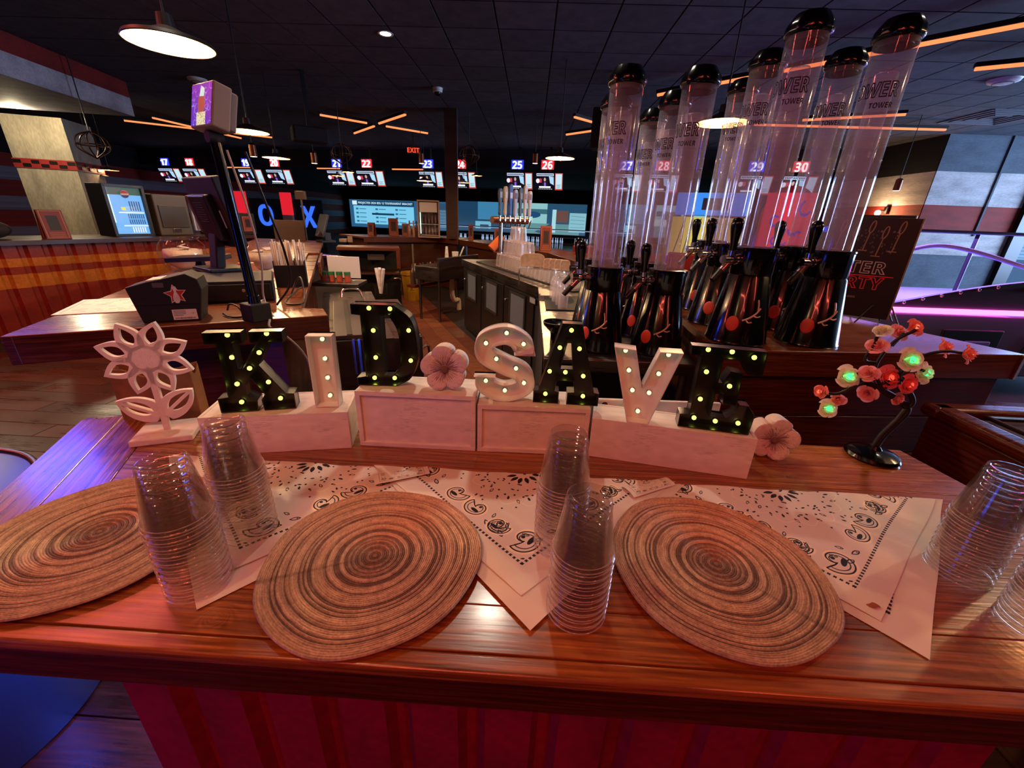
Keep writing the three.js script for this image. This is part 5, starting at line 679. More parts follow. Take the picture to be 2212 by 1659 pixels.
// ---------------------------------------------------------------- bowling lanes
const LU = V(0.977, 0, 0.212), LN = V(-0.212, 0, 0.977), M0 = V(-13.67, 0, -16.28), S0 = V(-9.85, 0, -33.9), lry = Math.atan2(-0.212, 0.977);
const onM = (s, y, f = 0) => M0.clone().addScaledVector(LU, s).addScaledVector(LN, f).setY(y), onS = (s, y, f = 0) => S0.clone().addScaledVector(LU, s).addScaledVector(LN, f).setY(y);
const arr = v => [v.x, v.y, v.z];
const font = await new FontLoader().loadAsync('fonts/droid/droid_sans_bold.typeface.json');
const text = (s, size, depth) => { const g = new TextGeometry(s, { font, size, depth, curveSegments: 3 }); g.computeBoundingBox(); return g.translate(-(g.boundingBox.max.x + g.boundingBox.min.x) / 2, 0, 0); };
const adTex = canvasTex(512, 256, (g, W, H) => {
  g.fillStyle = '#0a0814'; g.fillRect(0, 0, W, H); g.fillStyle = '#cfe6ff'; g.fillRect(24, 8, 320, 40); g.fillStyle = '#2a2444'; for (let i = 0; i < 12; i++) g.fillRect(36 + i * 25, 16, 17, 24); g.fillStyle = '#c8384c'; g.fillRect(60, 84, 60, 60); g.fillStyle = '#e8e6f4'; g.beginPath(); g.arc(46, 118, 34, 0, 7); g.fill(); g.fillStyle = '#171320'; g.fillRect(120, 70, 120, 130); g.fillStyle = '#8a5ad8'; g.fillRect(165, 140, 34, 60); g.fillStyle = '#c8a090'; g.beginPath(); g.ellipse(180, 98, 20, 28, 0, 0, 7); g.fill(); g.fillStyle = '#a8d4f4'; g.beginPath(); g.moveTo(255, 50); g.lineTo(345, 60); g.lineTo(350, 180); g.lineTo(280, 150); g.fill(); g.fillStyle = '#e8f2ff'; g.fillRect(70, 196, 220, 26); for (let i = 0; i < 8; i++) g.fillRect(60 + i * 34, 234, 20, 8);
  g.fillStyle = '#c84a3c'; g.fillRect(372, 4, 140, 248); g.fillStyle = '#bfe2ee'; g.fillRect(384, 16, 116, 216); g.fillStyle = '#6f9cb4'; for (let i = 0; i < 4; i++) g.fillRect(400, 170 + i * 14, 84 - (i % 2) * 20, 6);
});
const adMat = mat(0x000000, 0.4, 0, { emissive: 0xffffff, emissiveMap: adTex, emissiveIntensity: 1.1 });
const lanesAt = [[17, 0.5], [18, 1.62], [19, 4.05], [20, 5.2], [21, 7.58], [22, 8.66], [23, 10.75], [24, 11.8], [25, 13.55], [26, 14.43], [27, 16.6], [28, 17.55], [29, 19.8], [30, 20.8], [31, 23.0], [32, 24.0]];
const word = n => n < 20 ? ['seventeen', 'eighteen', 'nineteen'][n - 17] : n < 30 ? ['twenty', 'twenty-one', 'twenty-two', 'twenty-three', 'twenty-four', 'twenty-five', 'twenty-six', 'twenty-seven', 'twenty-eight', 'twenty-nine'][n - 20] : ['thirty', 'thirty-one', 'thirty-two'][n - 30];
for (const [n, s] of lanesAt) {
  const c = onM(s, 2.56), w = n < 23 ? 1.02 : 0.82, t = thing('lane_monitor', `lane monitor under the lit number ${word(n)}`, 'monitor', arr(c), lry, 'overhead lane monitors');
  part(t, 'case', T(rb(w, 0.5, 0.07, 0, 0, 0, 0.01), 0, 0, 0, 0.3), M.black); part(t, 'screen', T(plane(w - 0.03, 0.46, 0, 0, 0.037), 0, 0, 0, 0.3), adMat); part(t, 'bracket', bx(0.06, 0.8, 0.06, 0, 0.5, -0.05), M.black);
  const blue = n % 2, col = blue ? new THREE.Color(0.03, 0.05, 1) : new THREE.Color(1, 0.03, 0.05), sg = thing('lane_number', `${blue ? 'blue' : 'red'} lit lane number ${word(n)}`, 'sign', arr(onM(s - 0.05, 2.86, 0.12)), lry, 'lit lane numbers');
  part(sg, 'number_halo_box', rb(0.36, 0.24, 0.02, 0, 0.11, -0.012, 0.006), glow(col, 1.0)); part(sg, 'number_sign', text(String(n), 0.2, 0.03), glow(blue ? new THREE.Color(0.75, 0.85, 1) : new THREE.Color(1, 0.75, 0.75), 1.6));  // box glows in place of the coloured halo around the digits
}
for (const [i, s, L] of [[0, 3.1, 1.3], [1, 6.9, 0.9], [2, 9.8, 1.1]]) ledTube(['orange light tube left of lane number nineteen', 'orange light tube left of lane number twenty-one', 'orange light tube left of lane number twenty-three'][i], arr(onM(s - L / 2, 2.86, -0.3)), arr(onM(s + L / 2, 2.86, -0.3)), 4);
{ // beam that carries the monitors, masking wall, screens
  const b = struct('trim_3', T(bx(46, 0.5, 0.2, 0, 0, 0), ...arr(onM(12, 3.2, -0.5)), 0, lry), mat(0x151016, 0.9), 'dark bulkhead behind the lane monitors');
  struct('trim_4', T(bx(48, 0.9, 0.3, 0, 0, 0), ...arr(onS(10, 2.98, -0.1)), 0, lry), mat(0x0c0b10, 0.9), 'black valance above the lane screens');
  struct('trim_5', T(bx(48, 0.6, 0.3, 0, 0, 0), ...arr(onS(10, 0.62, -0.6)), 0, lry), mat(0x0a090d, 0.9), 'dark pit behind the pins');
  const tourn = canvasTex(1024, 320, (g, W, H) => { g.fillStyle = '#2e5f86'; g.fillRect(0, 0, W, H); g.fillStyle = '#0f3a5c'; g.fillRect(24, 12, 640, 50); g.fillStyle = '#d8f4ff'; g.font = 'bold 34px sans-serif'; g.fillText('PROJECTED 2024 BIG 12 TOURNAMENT BRACKET', 90, 48, 560); g.fillRect(30, 14, 50, 46); g.fillStyle = '#7fd0f2'; g.fillRect(40, 70, 620, 210); g.fillStyle = '#2b6f92'; for (let r = 0; r < 4; r++) for (let c = 0; c < 3; c++) { g.fillRect(64 + c * 205, 96 + r * 48, 26, 20); g.fillRect(100 + c * 205, 102 + r * 48, 70, 8); } g.fillStyle = '#12405c'; g.fillRect(230, 150, 230, 22); g.fillStyle = '#31506e'; g.fillRect(700, 20, 300, 280); g.fillStyle = '#557a96'; g.fillRect(720, 90, 260, 200); g.strokeStyle = '#3a5a76'; g.lineWidth = 5; for (let i = 0; i < 5; i++) { g.beginPath(); g.moveTo(730, 110 + i * 38); g.lineTo(970, 120 + i * 34); g.stroke(); } });
  const room = canvasTex(1024, 320, (g, W, H) => { g.fillStyle = '#27506e'; g.fillRect(0, 0, W, H); g.fillStyle = '#1c4260'; g.fillRect(0, 0, 480, H); g.fillStyle = '#3d82ac'; g.fillRect(180, 0, 200, 190); g.fillStyle = '#6fb4cc'; g.fillRect(160, 210, 130, 80); g.fillStyle = '#1d4462'; g.fillRect(200, 245, 70, 40); g.fillStyle = '#8fc6c8'; g.fillRect(490, 0, 240, 210); g.fillStyle = '#3a6a78'; g.fillRect(500, 60, 230, 50); g.fillStyle = '#1f4a74'; g.beginPath(); g.ellipse(620, 120, 60, 34, 0, 0, 7); g.fill(); g.fillStyle = '#b4dcd8'; g.fillRect(490, 140, 130, 60); g.fillStyle = '#5d8f90'; g.fillRect(500, 210, 480, 110); g.fillStyle = '#2c4a66'; g.beginPath(); g.moveTo(640, 300); g.lineTo(780, 190); g.lineTo(800, 230); g.lineTo(700, 320); g.fill(); g.fillStyle = '#6a4a44'; g.fillRect(800, 70, 90, 120); g.fillStyle = '#88c0cc'; g.fillRect(900, 90, 124, 200); g.fillStyle = '#a8dce4'; g.fillRect(770, 60, 30, 240); g.strokeStyle = '#5a94a6'; g.lineWidth = 5; for (let i = 0; i < 4; i++) { g.beginPath(); g.moveTo(910, 120 + i * 40); g.lineTo(1014, 130 + i * 36); g.stroke(); } });
  const em = t => mat(0x000000, 0.5, 0, { emissive: 0xffffff, emissiveMap: t, emissiveIntensity: 0.95 });
  const scr = (label, s0, s1, y0, y1, t) => { const o = thing('lane_screen', label, 'screen', arr(onS((s0 + s1) / 2, (y0 + y1) / 2)), lry, 'wide projection screens over the pins'); part(o, 'screen', plane(s1 - s0, y1 - y0, 0, 0, 0.06), em(t)); part(o, 'screen_frame', rb(s1 - s0 + 0.1, y1 - y0 + 0.1, 0.1, 0, 0, 0, 0.02), M.black); };
  scr('wide lane screen showing the tournament bracket', -4.7, 3.9, 0.5, 2.5, tourn); scr('wide blue lane screen showing a cluttered office, left of the drink towers', 4.3, 13.9, 0.6, 2.6, room); scr('wide blue lane screen seen through the drink tubes', 15.6, 21.5, 0.7, 2.7, room);
  const dk = mat(0x10242c, 0.8), near = v => [v.x * 0.55, 1.52 + (v.y - 1.52) * 0.55, v.z * 0.55];
  const pan = (label, s0, s1, ch) => { const o = thing('wall_letter', label, 'sign', near(onS((s0 + s1) / 2, 1.1)), lry, 'dark panels with blue letters'); o.scale.setScalar(0.55); part(o, 'plinth', rb(s1 - s0, 1.1, 0.12, 0, -1.8, 0, 0.02), dk); part(o, 'backing_board', rb(s1 - s0, 2.5, 0.1, 0, 0, 0, 0.02), dk); part(o, 'letter_sign', T(text(ch, 1.65, 0.06), 0, -0.85, 0.06), glow(new THREE.Color(0.04, 0.16, 1), 1.1)); };
  pan('dark panel with a large blue letter O', -14.4, -11.3, 'O'); pan('dark panel with a large blue letter X', -9.9, -7.3, 'X');
  for (const [i, s0, s1] of [[0, -16.0, -14.6], [1, -11.1, -10.1]]) { const o = thing('glowing_column', ['column with red light put in as glow, left of the blue letter O', 'column with red light put in as glow, right of the blue letter O'][i], 'column', near(onS((s0 + s1) / 2, 0)), lry, 'columns with red light put in as glow'); o.scale.setScalar(0.55); part(o, 'glowing_column', rb(s1 - s0, 1.7, 0.2, 0, 2.0, 0.1, 0.03), glow(new THREE.Color(1, 0.02, 0.04), 0.75)); part(o, 'white_band', rb(s1 - s0, 0.5, 0.2, 0, 0.9, 0.1, 0.03), mat(0xc8a0a8, 0.7)); part(o, 'column_foot', rb(s1 - s0, 1.88, 0.2, 0, -0.3, 0.1, 0.03), wallRed); }  // red light falling on the columns is put in as their own glow
  const pin = crease(lathe([[0, 0], [0.04, 0], [0.06, 0.11], [0.05, 0.18], [0.023, 0.25], [0.03, 0.31], [0.02, 0.37], [0, 0.38]], 12), 0.8); let p0;
  for (let L = 0; L < 6; L++) for (let k = 0; k < 6; k++) { const c = onS(4.7 + L * 1.72 + k * 0.17, 0.02, 0.3 + (k % 2) * 0.2); if (!p0) p0 = solo('bowling_pin', pin, mat(0xe8ecf2, 0.4), 'white bowling pin under the wide blue lane screens', 'pin', arr(c), 0, 'white pins at the lane ends'); else copy(p0, arr(c), 0); }
  const lt = new THREE.RectAreaLight(0xbcd8ff, 10, 16, 0.2); lt.position.set(...arr(onS(9, 0.85, 1.2))); lt.lookAt(...arr(onS(9, 0.1, 0.2))); lt.name = 'pin_light'; scene.add(lt);
  const pl = thing('pin_light_strip', 'light strip above the pins', 'light', arr(onS(9, 0.9, 1.25)), lry); part(pl, 'light_strip', bx(16, 0.04, 0.04), glow(0xbcd8ff, 0.6)); part(pl, 'housing', bx(16, 0.05, 0.06, 0, 0.05, 0.02), M.black);
  const lane = struct('trim_6', T(bx(34, 0.02, 20, 0, 0, 0), ...arr(onS(8, 0.0, 10)), 0, lry), wood(0x9a7a6a, 0.35), 'row of polished lanes');
}
// ---------------------------------------------------------------- hung speakers, canister lamps, chandeliers, exit sign
{
  const sp = (label, p, ry, w, h) => { const t = thing('speaker', label, 'speaker', p, ry, 'hung black speakers'); part(t, 'cabinet', rb(w, h, 0.32, 0, 0, 0, 0.02), M.blackMatte); part(t, 'grille', rb(w * 0.9, h * 0.85, 0.02, 0, 0, 0.165, 0.008), mat(0x1a1718, 0.9)); part(t, 'yoke', bx(0.05, CEIL - p[1] - h / 2, 0.05, 0, (CEIL - p[1] + h / 2) / 2, 0), M.black); };
  sp('black wedge speaker hung left of the ceiling cross', [-3.48, 2.6, -7.15], 0.6, 0.5, 0.2); sp('black box speaker hung behind the left drink towers', [1.1, 2.75, -6.85], -0.2, 0.62, 0.5);
  const ex = thing('exit_sign', 'red lit EXIT sign below the ceiling cross', 'sign', [-3.05, 3.02, -11.6], 0.1); ex.scale.setScalar(0.7); part(ex, 'sign_box', rb(0.46, 0.24, 0.06, 0, 0, 0, 0.01), M.black); part(ex, 'exit_sign_letters', T(text('EXIT', 0.15, 0.012), 0, -0.075, 0.032), glow(new THREE.Color(1, 0.06, 0.02), 1.5)); part(ex, 'sign_stem', bx(0.03, 0.48, 0.03, 0, 0.35, 0), M.black);
  const cn = (label, x, y, z) => { const t = thing('canister_lamp', label, 'lamp', [x, y, z], 0, 'copper canister lamps hung before the lanes'); part(t, 'canister', cyl(0.055, 0.055, 0.17, 0, 0, 0, 18), mat(0x7a4a30, 0.3, 0.8)); part(t, 'cap', cyl(0.06, 0.03, 0.03, 0, 0.17, 0, 18), M.black); part(t, 'lamp_lens', T(new THREE.CircleGeometry(0.05, 18), 0, -0.002, 0, Math.PI / 2), glow(0xffe2b8, 6)); part(t, 'rod', cyl(0.006, 0.006, CEIL - y - 0.2, 0, 0.2, 0, 6), M.black); };
  [['copper canister lamp beside the pole display', -4.7, 2.33, -7.6], ['copper canister lamp left of lane number twenty-one', -4.12, 2.35, -8.51], ['copper canister lamp before lane number twenty-three', -2.26, 2.48, -9.17], ['copper canister lamp left of lane number twenty-six', 0.0, 2.58, -9.43], ['copper canister lamp by the striped wall at right', 6.6, 2.25, -8.6]].forEach(a => cn(...a));
  const ch = (label, x, y, z) => { const t = thing('wire_chandelier', label, 'chandelier', [x, y, z], 0, 'dark wire chandeliers'); for (let i = 0; i < 6; i++) { const a = i * Math.PI / 3; part(t, 'wire_arm', tube([[0, 0.3, 0], [Math.cos(a) * 0.16, 0.22, Math.sin(a) * 0.16], [Math.cos(a) * 0.19, 0.08, Math.sin(a) * 0.19], [0, -0.06, 0]], 0.009, 16, 6), mat(0x5a3a24, 0.35, 0.8)); } part(t, 'ring', T(new THREE.TorusGeometry(0.19, 0.009, 6, 24), 0, 0.12, 0, Math.PI / 2), mat(0x5a3a24, 0.35, 0.8)); part(t, 'rod', cyl(0.008, 0.008, CEIL - y - 0.3, 0, 0.3, 0, 6), M.black); };
  ch('wire chandelier over the side counter at left', -6.63, 2.2, -6.77); ch('dark wire chandelier above lane number twenty-one', -3.67, 2.42, -8.7); ch('dark wire chandelier above lane number twenty-four', -1.33, 2.55, -9.34);
}
// ---------------------------------------------------------------- side counter at the left
{
  const a = [-6.62, -2.78], b = [-5.1, -7.7], L = Math.hypot(b[0] - a[0], b[1] - a[1]), ux = (b[0] - a[0]) / L, uz = (b[1] - a[1]) / L, ry = Math.atan2(-uz, ux);     // runs away from the viewer; its front faces the bar
  const t = thing('side_counter', 'red corrugated side counter with orange stripes at left', 'counter', [a[0], 0, a[1]], ry);
  const n = Math.floor(L / 0.22), prof = []; for (let i = 0; i < n; i++) prof.push([i * 0.22, 0], [i * 0.22 + 0.12, 0], [i * 0.22 + 0.15, 0.035], [i * 0.22 + 0.19, 0.035]);
  const poly = [...prof.map(([x, d]) => [x, d]), [L, 0.1], [0, 0.1]];          // local z towards the wall is positive here
  const face = (y0, y1, m, nm) => part(t, nm, slab(poly.map(([x, z]) => [x, -z]), y0, y1), m);
  const cr = mat(0x8a1c12, 0.55, 0, { map: noiseMap }), co = mat(0xc0701e, 0.55, 0, { map: noiseMap });
  face(0, 0.545, cr, 'red_band'); face(0.545, 0.7, co, 'orange_band'); face(0.7, 0.785, cr, 'red_band'); face(0.785, 0.88, co, 'orange_band'); face(0.88, 1.03, cr, 'red_band');
  part(t, 'counter_top', uvm(bx(L + 0.1, 0.05, 1.0, L / 2, 1.055, -0.42), 0.6, 1.5), M.darkWood); part(t, 'body', bx(L, 1.03, 0.6, L / 2, 0.515, -0.42), M.blackMatte);
  const W = (s, d) => [a[0] + ux * s - (-uz) * 0 + (uz) * d, BAR, a[1] + uz * s - ux * d];      // d: distance behind the front
  const face2 = Math.atan2(-uz, ux);
  const fr = thing('drinks_cooler', 'upright drinks cooler with bright blue lit shelves and round red-white-blue badge', 'cooler', W(3.55, 0.5), face2 - 0.05); fr.scale.setScalar(0.8);
  part(fr, 'case', [rb(0.62, 0.04, 0.5, 0, 0.02, 0, 0.005), rb(0.62, 0.05, 0.5, 0, 0.845, 0, 0.005), rb(0.05, 0.85, 0.5, -0.29, 0.43, 0, 0.005), rb(0.05, 0.85, 0.5, 0.29, 0.43, 0, 0.005), rb(0.6, 0.85, 0.03, 0, 0.43, -0.23, 0.004)], M.black);
  const ft = canvasTex(256, 384, (g, W, H) => { g.fillStyle = '#6fb2f0'; g.fillRect(0, 0, W, H); g.fillStyle = '#35564a'; g.fillRect(0, 0, W, 60); g.fillStyle = '#dffbe8'; g.fillRect(4, 60, 18, 230); g.fillStyle = '#e8f4ff'; g.fillRect(60, 200, 190, 10); g.fillRect(70, 310, 186, 10); g.fillStyle = '#2c5f92'; for (let r = 0; r < 2; r++) for (let i = 0; i < 8; i++) g.fillRect(120 + i * 16, 215 + r * 46, 10, 40); g.fillStyle = '#f0f0f8'; for (let i = 0; i < 6; i++) g.fillRect(130 + i * 18, 326, 9, 48); g.fillStyle = '#e6d84a'; g.fillRect(86, 160, 30, 26); g.fillStyle = '#31507a'; for (let i = 0; i < 5; i++) g.fillRect(150 + i * 18, 110, 10, 80); });
  part(fr, 'lit_screen', plane(0.53, 0.78, 0, 0.43, 0.19), mat(0x000000, 0.5, 0, { emissive: 0xffffff, emissiveMap: ft, emissiveIntensity: 1.15 }), 'blue lit shelves'); part(fr, 'door_glass', bx(0.53, 0.78, 0.008, 0, 0.43, 0.22), M.glass); const bd = part(fr, 'round_badge', T(cyl(0.065, 0.065, 0.01, 0, 0, 0, 28), 0.0, 0.71, 0.226, Math.PI / 2), M.whitePaint); const half = s => { const q = new THREE.Shape(); q.absarc(0, 0, 0.06, s > 0 ? 0.25 : Math.PI + 0.25, s > 0 ? Math.PI - 0.25 : 2 * Math.PI - 0.25); return ext(q, 0.004); }; part(bd, 'badge_top', T(half(1), 0, 0.71, 0.237), mat(0xc8202c, 0.5)); part(bd, 'badge_bottom', T(half(-1), 0, 0.71, 0.237), mat(0x1c3c9a, 0.5));
  const mk = (name, label, cat, s, d, parts) => { const o = thing(name, label, cat, W(s, d), face2); for (const [nm, g, m] of parts) part(o, nm, g, m); };
  mk('drink_machine', 'grey-brown drink machine right of the blue lit cooler', 'machine', 4.1, 0.45, [['case', rb(0.5, 0.6, 0.4, 0, 0.3, 0, 0.02), mat(0x4a443e, 0.5)], ['front_panel', rb(0.4, 0.32, 0.02, 0, 0.28, 0.205, 0.006), mat(0x38322e, 0.4)], ['badge', rb(0.12, 0.05, 0.01, 0, 0.08, 0.21, 0.003), M.chrome]]);
  mk('menu_tablet', 'white framed tablet kiosk right of the drink machine', 'tablet', 4.75, 0.55, [['frame', rb(0.34, 0.55, 0.05, 0, 0.33, 0, 0.01), mat(0xa8a4b4, 0.5)], ['tablet_screen', rb(0.28, 0.26, 0.01, 0, 0.2, 0.028, 0.003), mat(0x6a5a6a, 0.3)], ['stand', rb(0.1, 0.08, 0.12, 0, 0.04, 0, 0.006), M.black]]);
  mk('counter_box', 'dark counter box with red poster at the end of side counter', 'box', 5.2, 0.3, [['case', rb(0.45, 0.36, 0.35, 0, 0.18, 0, 0.01), M.blackMatte], ['red_poster', rb(0.2, 0.26, 0.006, 0.06, 0.18, 0.18, 0.002), tentMat]]);
  const tt = W(2.55, 0.12); tent('red table tent on the side counter before the blue lit cooler', tt[0], tt[1], tt[2], face2, 0.24, 0.34);
  mk('draft_lamp', 'small spotlight fixture beside the block column', 'fixture', 2.0, 1.3, [['arm', bar([0, 0, 0], [0, 0.55, 0], 0.03, 10), M.black], ['head', rb(0.2, 0.14, 0.12, 0.05, 0.62, 0, 0.01), mat(0x9aa4b4, 0.4)]]);
  mk('dark_bag', 'dark soft bag lying on the left end of side counter', 'bag', 2.0, 0.3, [['bag', (() => { const g = new THREE.SphereGeometry(0.2, 18, 12); g.scale(1.2, 0.55, 0.8); return g.translate(0, 0.11, 0); })(), mat(0x1a1214, 0.8)]]);
}
// ---------------------------------------------------------------- wall screen outside the left edge that throws blue on the counter
{
  const p = [-3.75, 2.35, -2.72], t = thing('wall_screen', 'blue wall screen hung at the left outside the view', 'screen', p, 0); t.rotation.set(0, 0.9, 0); t.rotateX(0.42);
  part(t, 'case', rb(0.42, 0.4, 0.05, 0, 0, -0.03, 0.008), M.black); part(t, 'screen', plane(0.38, 0.36, 0, 0, 0.001), glow(new THREE.Color(0.02, 0.07, 1), 22)); part(t, 'drop_rod', bar([0, 0.2, -0.06], [0, 0.8, -0.5], 0.02, 8), M.black);
  areaLight('wall_screen_glow', new THREE.Color(0.04, 0.12, 1), 5, 0.38, 0.36, [p[0] + 0.06, p[1] - 0.03, p[2] + 0.05], [-1.0, 0.8, -0.7]);
  const q = [-2.9, 1.4, 0.9], u = thing('arcade_screen', 'blue arcade screen standing left of the viewer', 'screen', [q[0], 0, q[2]], 1.85); part(u, 'cabinet', rb(0.8, 1.7, 0.5, 0, 0.85, -0.27, 0.02), M.black); part(u, 'screen', plane(0.66, 0.9, 0, 1.0, 0.002), glow(new THREE.Color(0.03, 0.08, 1), 3)); areaLight('arcade_glow', new THREE.Color(0.05, 0.1, 1), 3, 0.66, 0.9, [q[0] + 0.05, 1.0, q[2] - 0.02], [-1.4, 0.2, 0.2]);
  const k = thing('added_floor_light_bar', 'added unseen blue light bar at the left end of the counter', 'light', [-0.945, 0, -0.84], 0); part(k, 'housing', rb(0.025, 0.1, 0.36, 0, 0.55, 0, 0.004), M.black); part(k, 'light_strip', rb(0.008, 0.07, 0.34, -0.016, 0.55, 0, 0.002), glow(new THREE.Color(0.03, 0.1, 1), 4)); part(k, 'leg', rb(0.02, 0.5, 0.04, 0, 0.25, 0, 0.003), M.black); part(k, 'spill_blocker', rb(0.3, 0.3, 0.012, -0.13, 0.58, -0.2, 0.003), M.black); part(k, 'spill_blocker_top', rb(0.3, 0.012, 0.4, -0.13, 0.73, 0, 0.003), M.black); areaLight('added_floor_bar_glow', new THREE.Color(0.05, 0.12, 1), 420, 0.34, 0.07, [-0.97, 0.55, -0.84], [-1.6, 0.25, -0.75]);  // unseen bar added for blue on floor and drum; plates block its spill
}
// ---------------------------------------------------------------- right side: cabinet table, signs, air hockey, arcade
{
  const t = thing('tray_station', 'brown wooden station with inset metal tray at the right edge', 'cabinet', [0, 0, 0]);
  part(t, 'top_rim', [uvm(rb(0.08, 0.05, 0.78, 1.595, TOP - 0.025, -1.14, 0.02, 0, 4), 0.6, 1.5), uvm(rb(0.9, 0.05, 0.08, 2.0, TOP - 0.025, -1.5, 0.02, 0, 4), 0.6, 1.5), uvm(rb(0.9, 0.05, 0.08, 2.0, TOP - 0.025, -0.78, 0.02, 0, 4), 0.6, 1.5)], wood(0x8a5a34, 0.6)); part(t, 'body', uvm(rb(0.86, TOP - 0.05, 0.74, 2.0, (TOP - 0.05) / 2, -1.14, 0.006), 0.6, 1.5), wood(0x7a4a2a, 0.8)); part(t, 'metal_tray', [rb(0.7, 0.004, 0.6, 2.0, TOP - 0.03, -1.14, 0.001), T(new THREE.TorusGeometry(0.3, 0.008, 8, 4), 0, 0, 0).rotateZ(Math.PI / 4).scale(1.5, 1.3, 1).rotateX(Math.PI / 2).translate(2.0, TOP - 0.006, -1.14)], mat(0x5a4a44, 0.35, 0.9));
}
{
  const sgn = canvasTex(512, 768, (g, W, H) => { g.fillStyle = '#0b070c'; g.fillRect(0, 0, W, H); g.strokeStyle = '#8a6a4c'; g.lineWidth = 8; for (let i = 0; i < 5; i++) { const x = 90 + i * 84, y = 60 + (i % 2) * 40; g.beginPath(); g.ellipse(x, y, 13, 46, 0.1, 0, 7); g.stroke(); g.beginPath(); g.moveTo(x - 4, y + 44); g.lineTo(x - 16, y + 180); g.moveTo(x - 44, y + 182); g.lineTo(x + 10, y + 184); g.stroke(); } g.fillStyle = 'rgba(140,120,140,.5)'; for (let i = 0; i < 60; i++) g.fillRect(180 + rnd() * 240, 70 + rnd() * 180, 8, 14); g.font = 'bold 130px sans-serif'; g.lineWidth = 6; g.strokeStyle = '#b8a8a8'; g.strokeText('AFTER', 30, 420); g.strokeStyle = '#d0283a'; g.strokeText('PARTY', 30, 545); g.lineWidth = 8; g.beginPath(); g.moveTo(20, 440); g.lineTo(470, 440); g.stroke(); g.fillStyle = '#5a4a52'; g.fillRect(60, 620, 130, 14); g.fillRect(240, 610, 50, 18); });
  const mk = (label, x, z, ry, w, h, m) => { const t = thing('easel_sign', label, 'sign', [x, BAR, z], ry, 'easel signs behind the towers'); part(t, 'board', T(rb(w, h, 0.014, 0, 0, 0, 0.002), 0, h / 2 + 0.03, 0, -0.05), M.black); part(t, 'printed_face', T(plane(w - 0.012, h - 0.012, 0, 0, 0.008), 0, h / 2 + 0.03, 0, -0.05), m); part(t, 'edge_trim', T(rb(0.006, h, 0.018, w / 2, 0, 0, 0.001), 0, h / 2 + 0.03, 0, -0.05), mat(0x8a7460, 0.4, 0.6)); for (const [dx, dz] of [[-0.09, 0.07], [0.09, 0.07], [0.02, -0.13]]) part(t, 'easel_leg', bar([w * 0.4, 0.16, -0.015], [w * 0.4 + dx, 0.002, -0.015 + dz], 0.004, 6), M.black); };
  mk('black easel sign reading AFTER PARTY behind the right tower', 1.69, -2.27, -0.62, 0.36, 0.48, mat(0xffffff, 0.4, 0, { map: sgn })); mk('second black easel sign with glass motifs right of the first', 1.84, -2.47, -0.75, 0.32, 0.5, mat(0xffffff, 0.4, 0, { map: sgn }));
}
{ // air hockey table
  const t = thing('air_hockey_table', 'purple-lit air hockey table with glowing pink strip', 'game table', [3.42, 0, -4.12], 0.06);
  const body = mat(0x4c4a6a, 0.45), sh = mat(0x2a2838, 0.35);
  part(t, 'lower_body', rb(3.4, 0.62, 1.9, 1.7, 0.5, -0.95, 0.02), body); const arc = shp([[0, 0.86], ...Array.from({ length: 25 }, (_, i) => [i / 24 * 3.4, 0.88 + 0.3 * Math.sin(Math.min(1, i / 14) * 1.57)]), [3.4, 0.86]]);
  part(t, 'side_shield', T(ext(arc, 0.04, 0.004), 0, 0, -0.05), sh); part(t, 'light_strip', rb(3.4, 0.045, 0.03, 1.7, 0.845, 0.015, 0.01), glow(new THREE.Color(1, 0.08, 0.5), 7));
  const l = new THREE.RectAreaLight(new THREE.Color(1, 0.05, 0.55), 26, 3.3, 0.06); l.name = 'strip_glow'; l.position.set(5.1, 0.84, -4.17); l.lookAt(5.0, 0.3, -2.5); scene.add(l);
  const l2 = new THREE.RectAreaLight(new THREE.Color(0.35, 0.2, 1), 10, 2.6, 1.0); l2.name = 'playfield_glow'; l2.position.set(5.1, 1.5, -5.1); l2.rotation.x = -Math.PI / 2; scene.add(l2);
  part(t, 'play_field', rb(3.3, 0.02, 1.7, 1.7, 0.83, -0.98, 0.004), mat(0xb8bce8, 0.3)); part(t, 'score_lamp_bar', rb(2.4, 0.03, 0.9, 1.7, 1.56, -0.98, 0.01), sh);
  part(t, 'score_arch', tube([[0.15, 0.9, -0.5], [0.25, 1.2, -0.5], [0.7, 1.42, -0.45], [1.35, 1.28, -0.2], [1.42, 1.22, -0.08], [1.36, 1.05, 0.0]], 0.02, 50), mat(0x9a8ae0, 0.25)); for (const x of [0.25, 1.7, 3.1]) part(t, 'lamp_bar_post', bar([x, 0.84, -0.98], [x, 1.55, -0.98], 0.02, 8), sh);
  for (let i = 0; i < 6; i++) part(t, 'screw', T(new THREE.SphereGeometry(0.015, 10, 8), 0.18 + i * 0.17, 0.89 + 0.29 * Math.sin((0.18 + i * 0.17) / 3.4 * 24 / 14 * 1.57) - 0.02, 0.0), M.chrome);
  part(t, 'puck_return', rb(0.62, 0.3, 0.03, 0.98, 0.52, 0.005, 0.06, 0, 4), M.black); part(t, 'return_opening', rb(0.26, 0.12, 0.03, 1.05, 0.5, 0.02, 0.03, 0, 4), mat(0x5a60b4, 0.4)); part(t, 'lettering', T(text('AIR', 0.2, 0.01), 1.78, 0.43, 0.003), M.black);
  for (const x of [0.3, 3.1]) for (const z of [-0.3, -1.6]) part(t, 'leg', rb(0.2, 0.22, 0.2, x, 0.11, z, 0.02), sh);
}
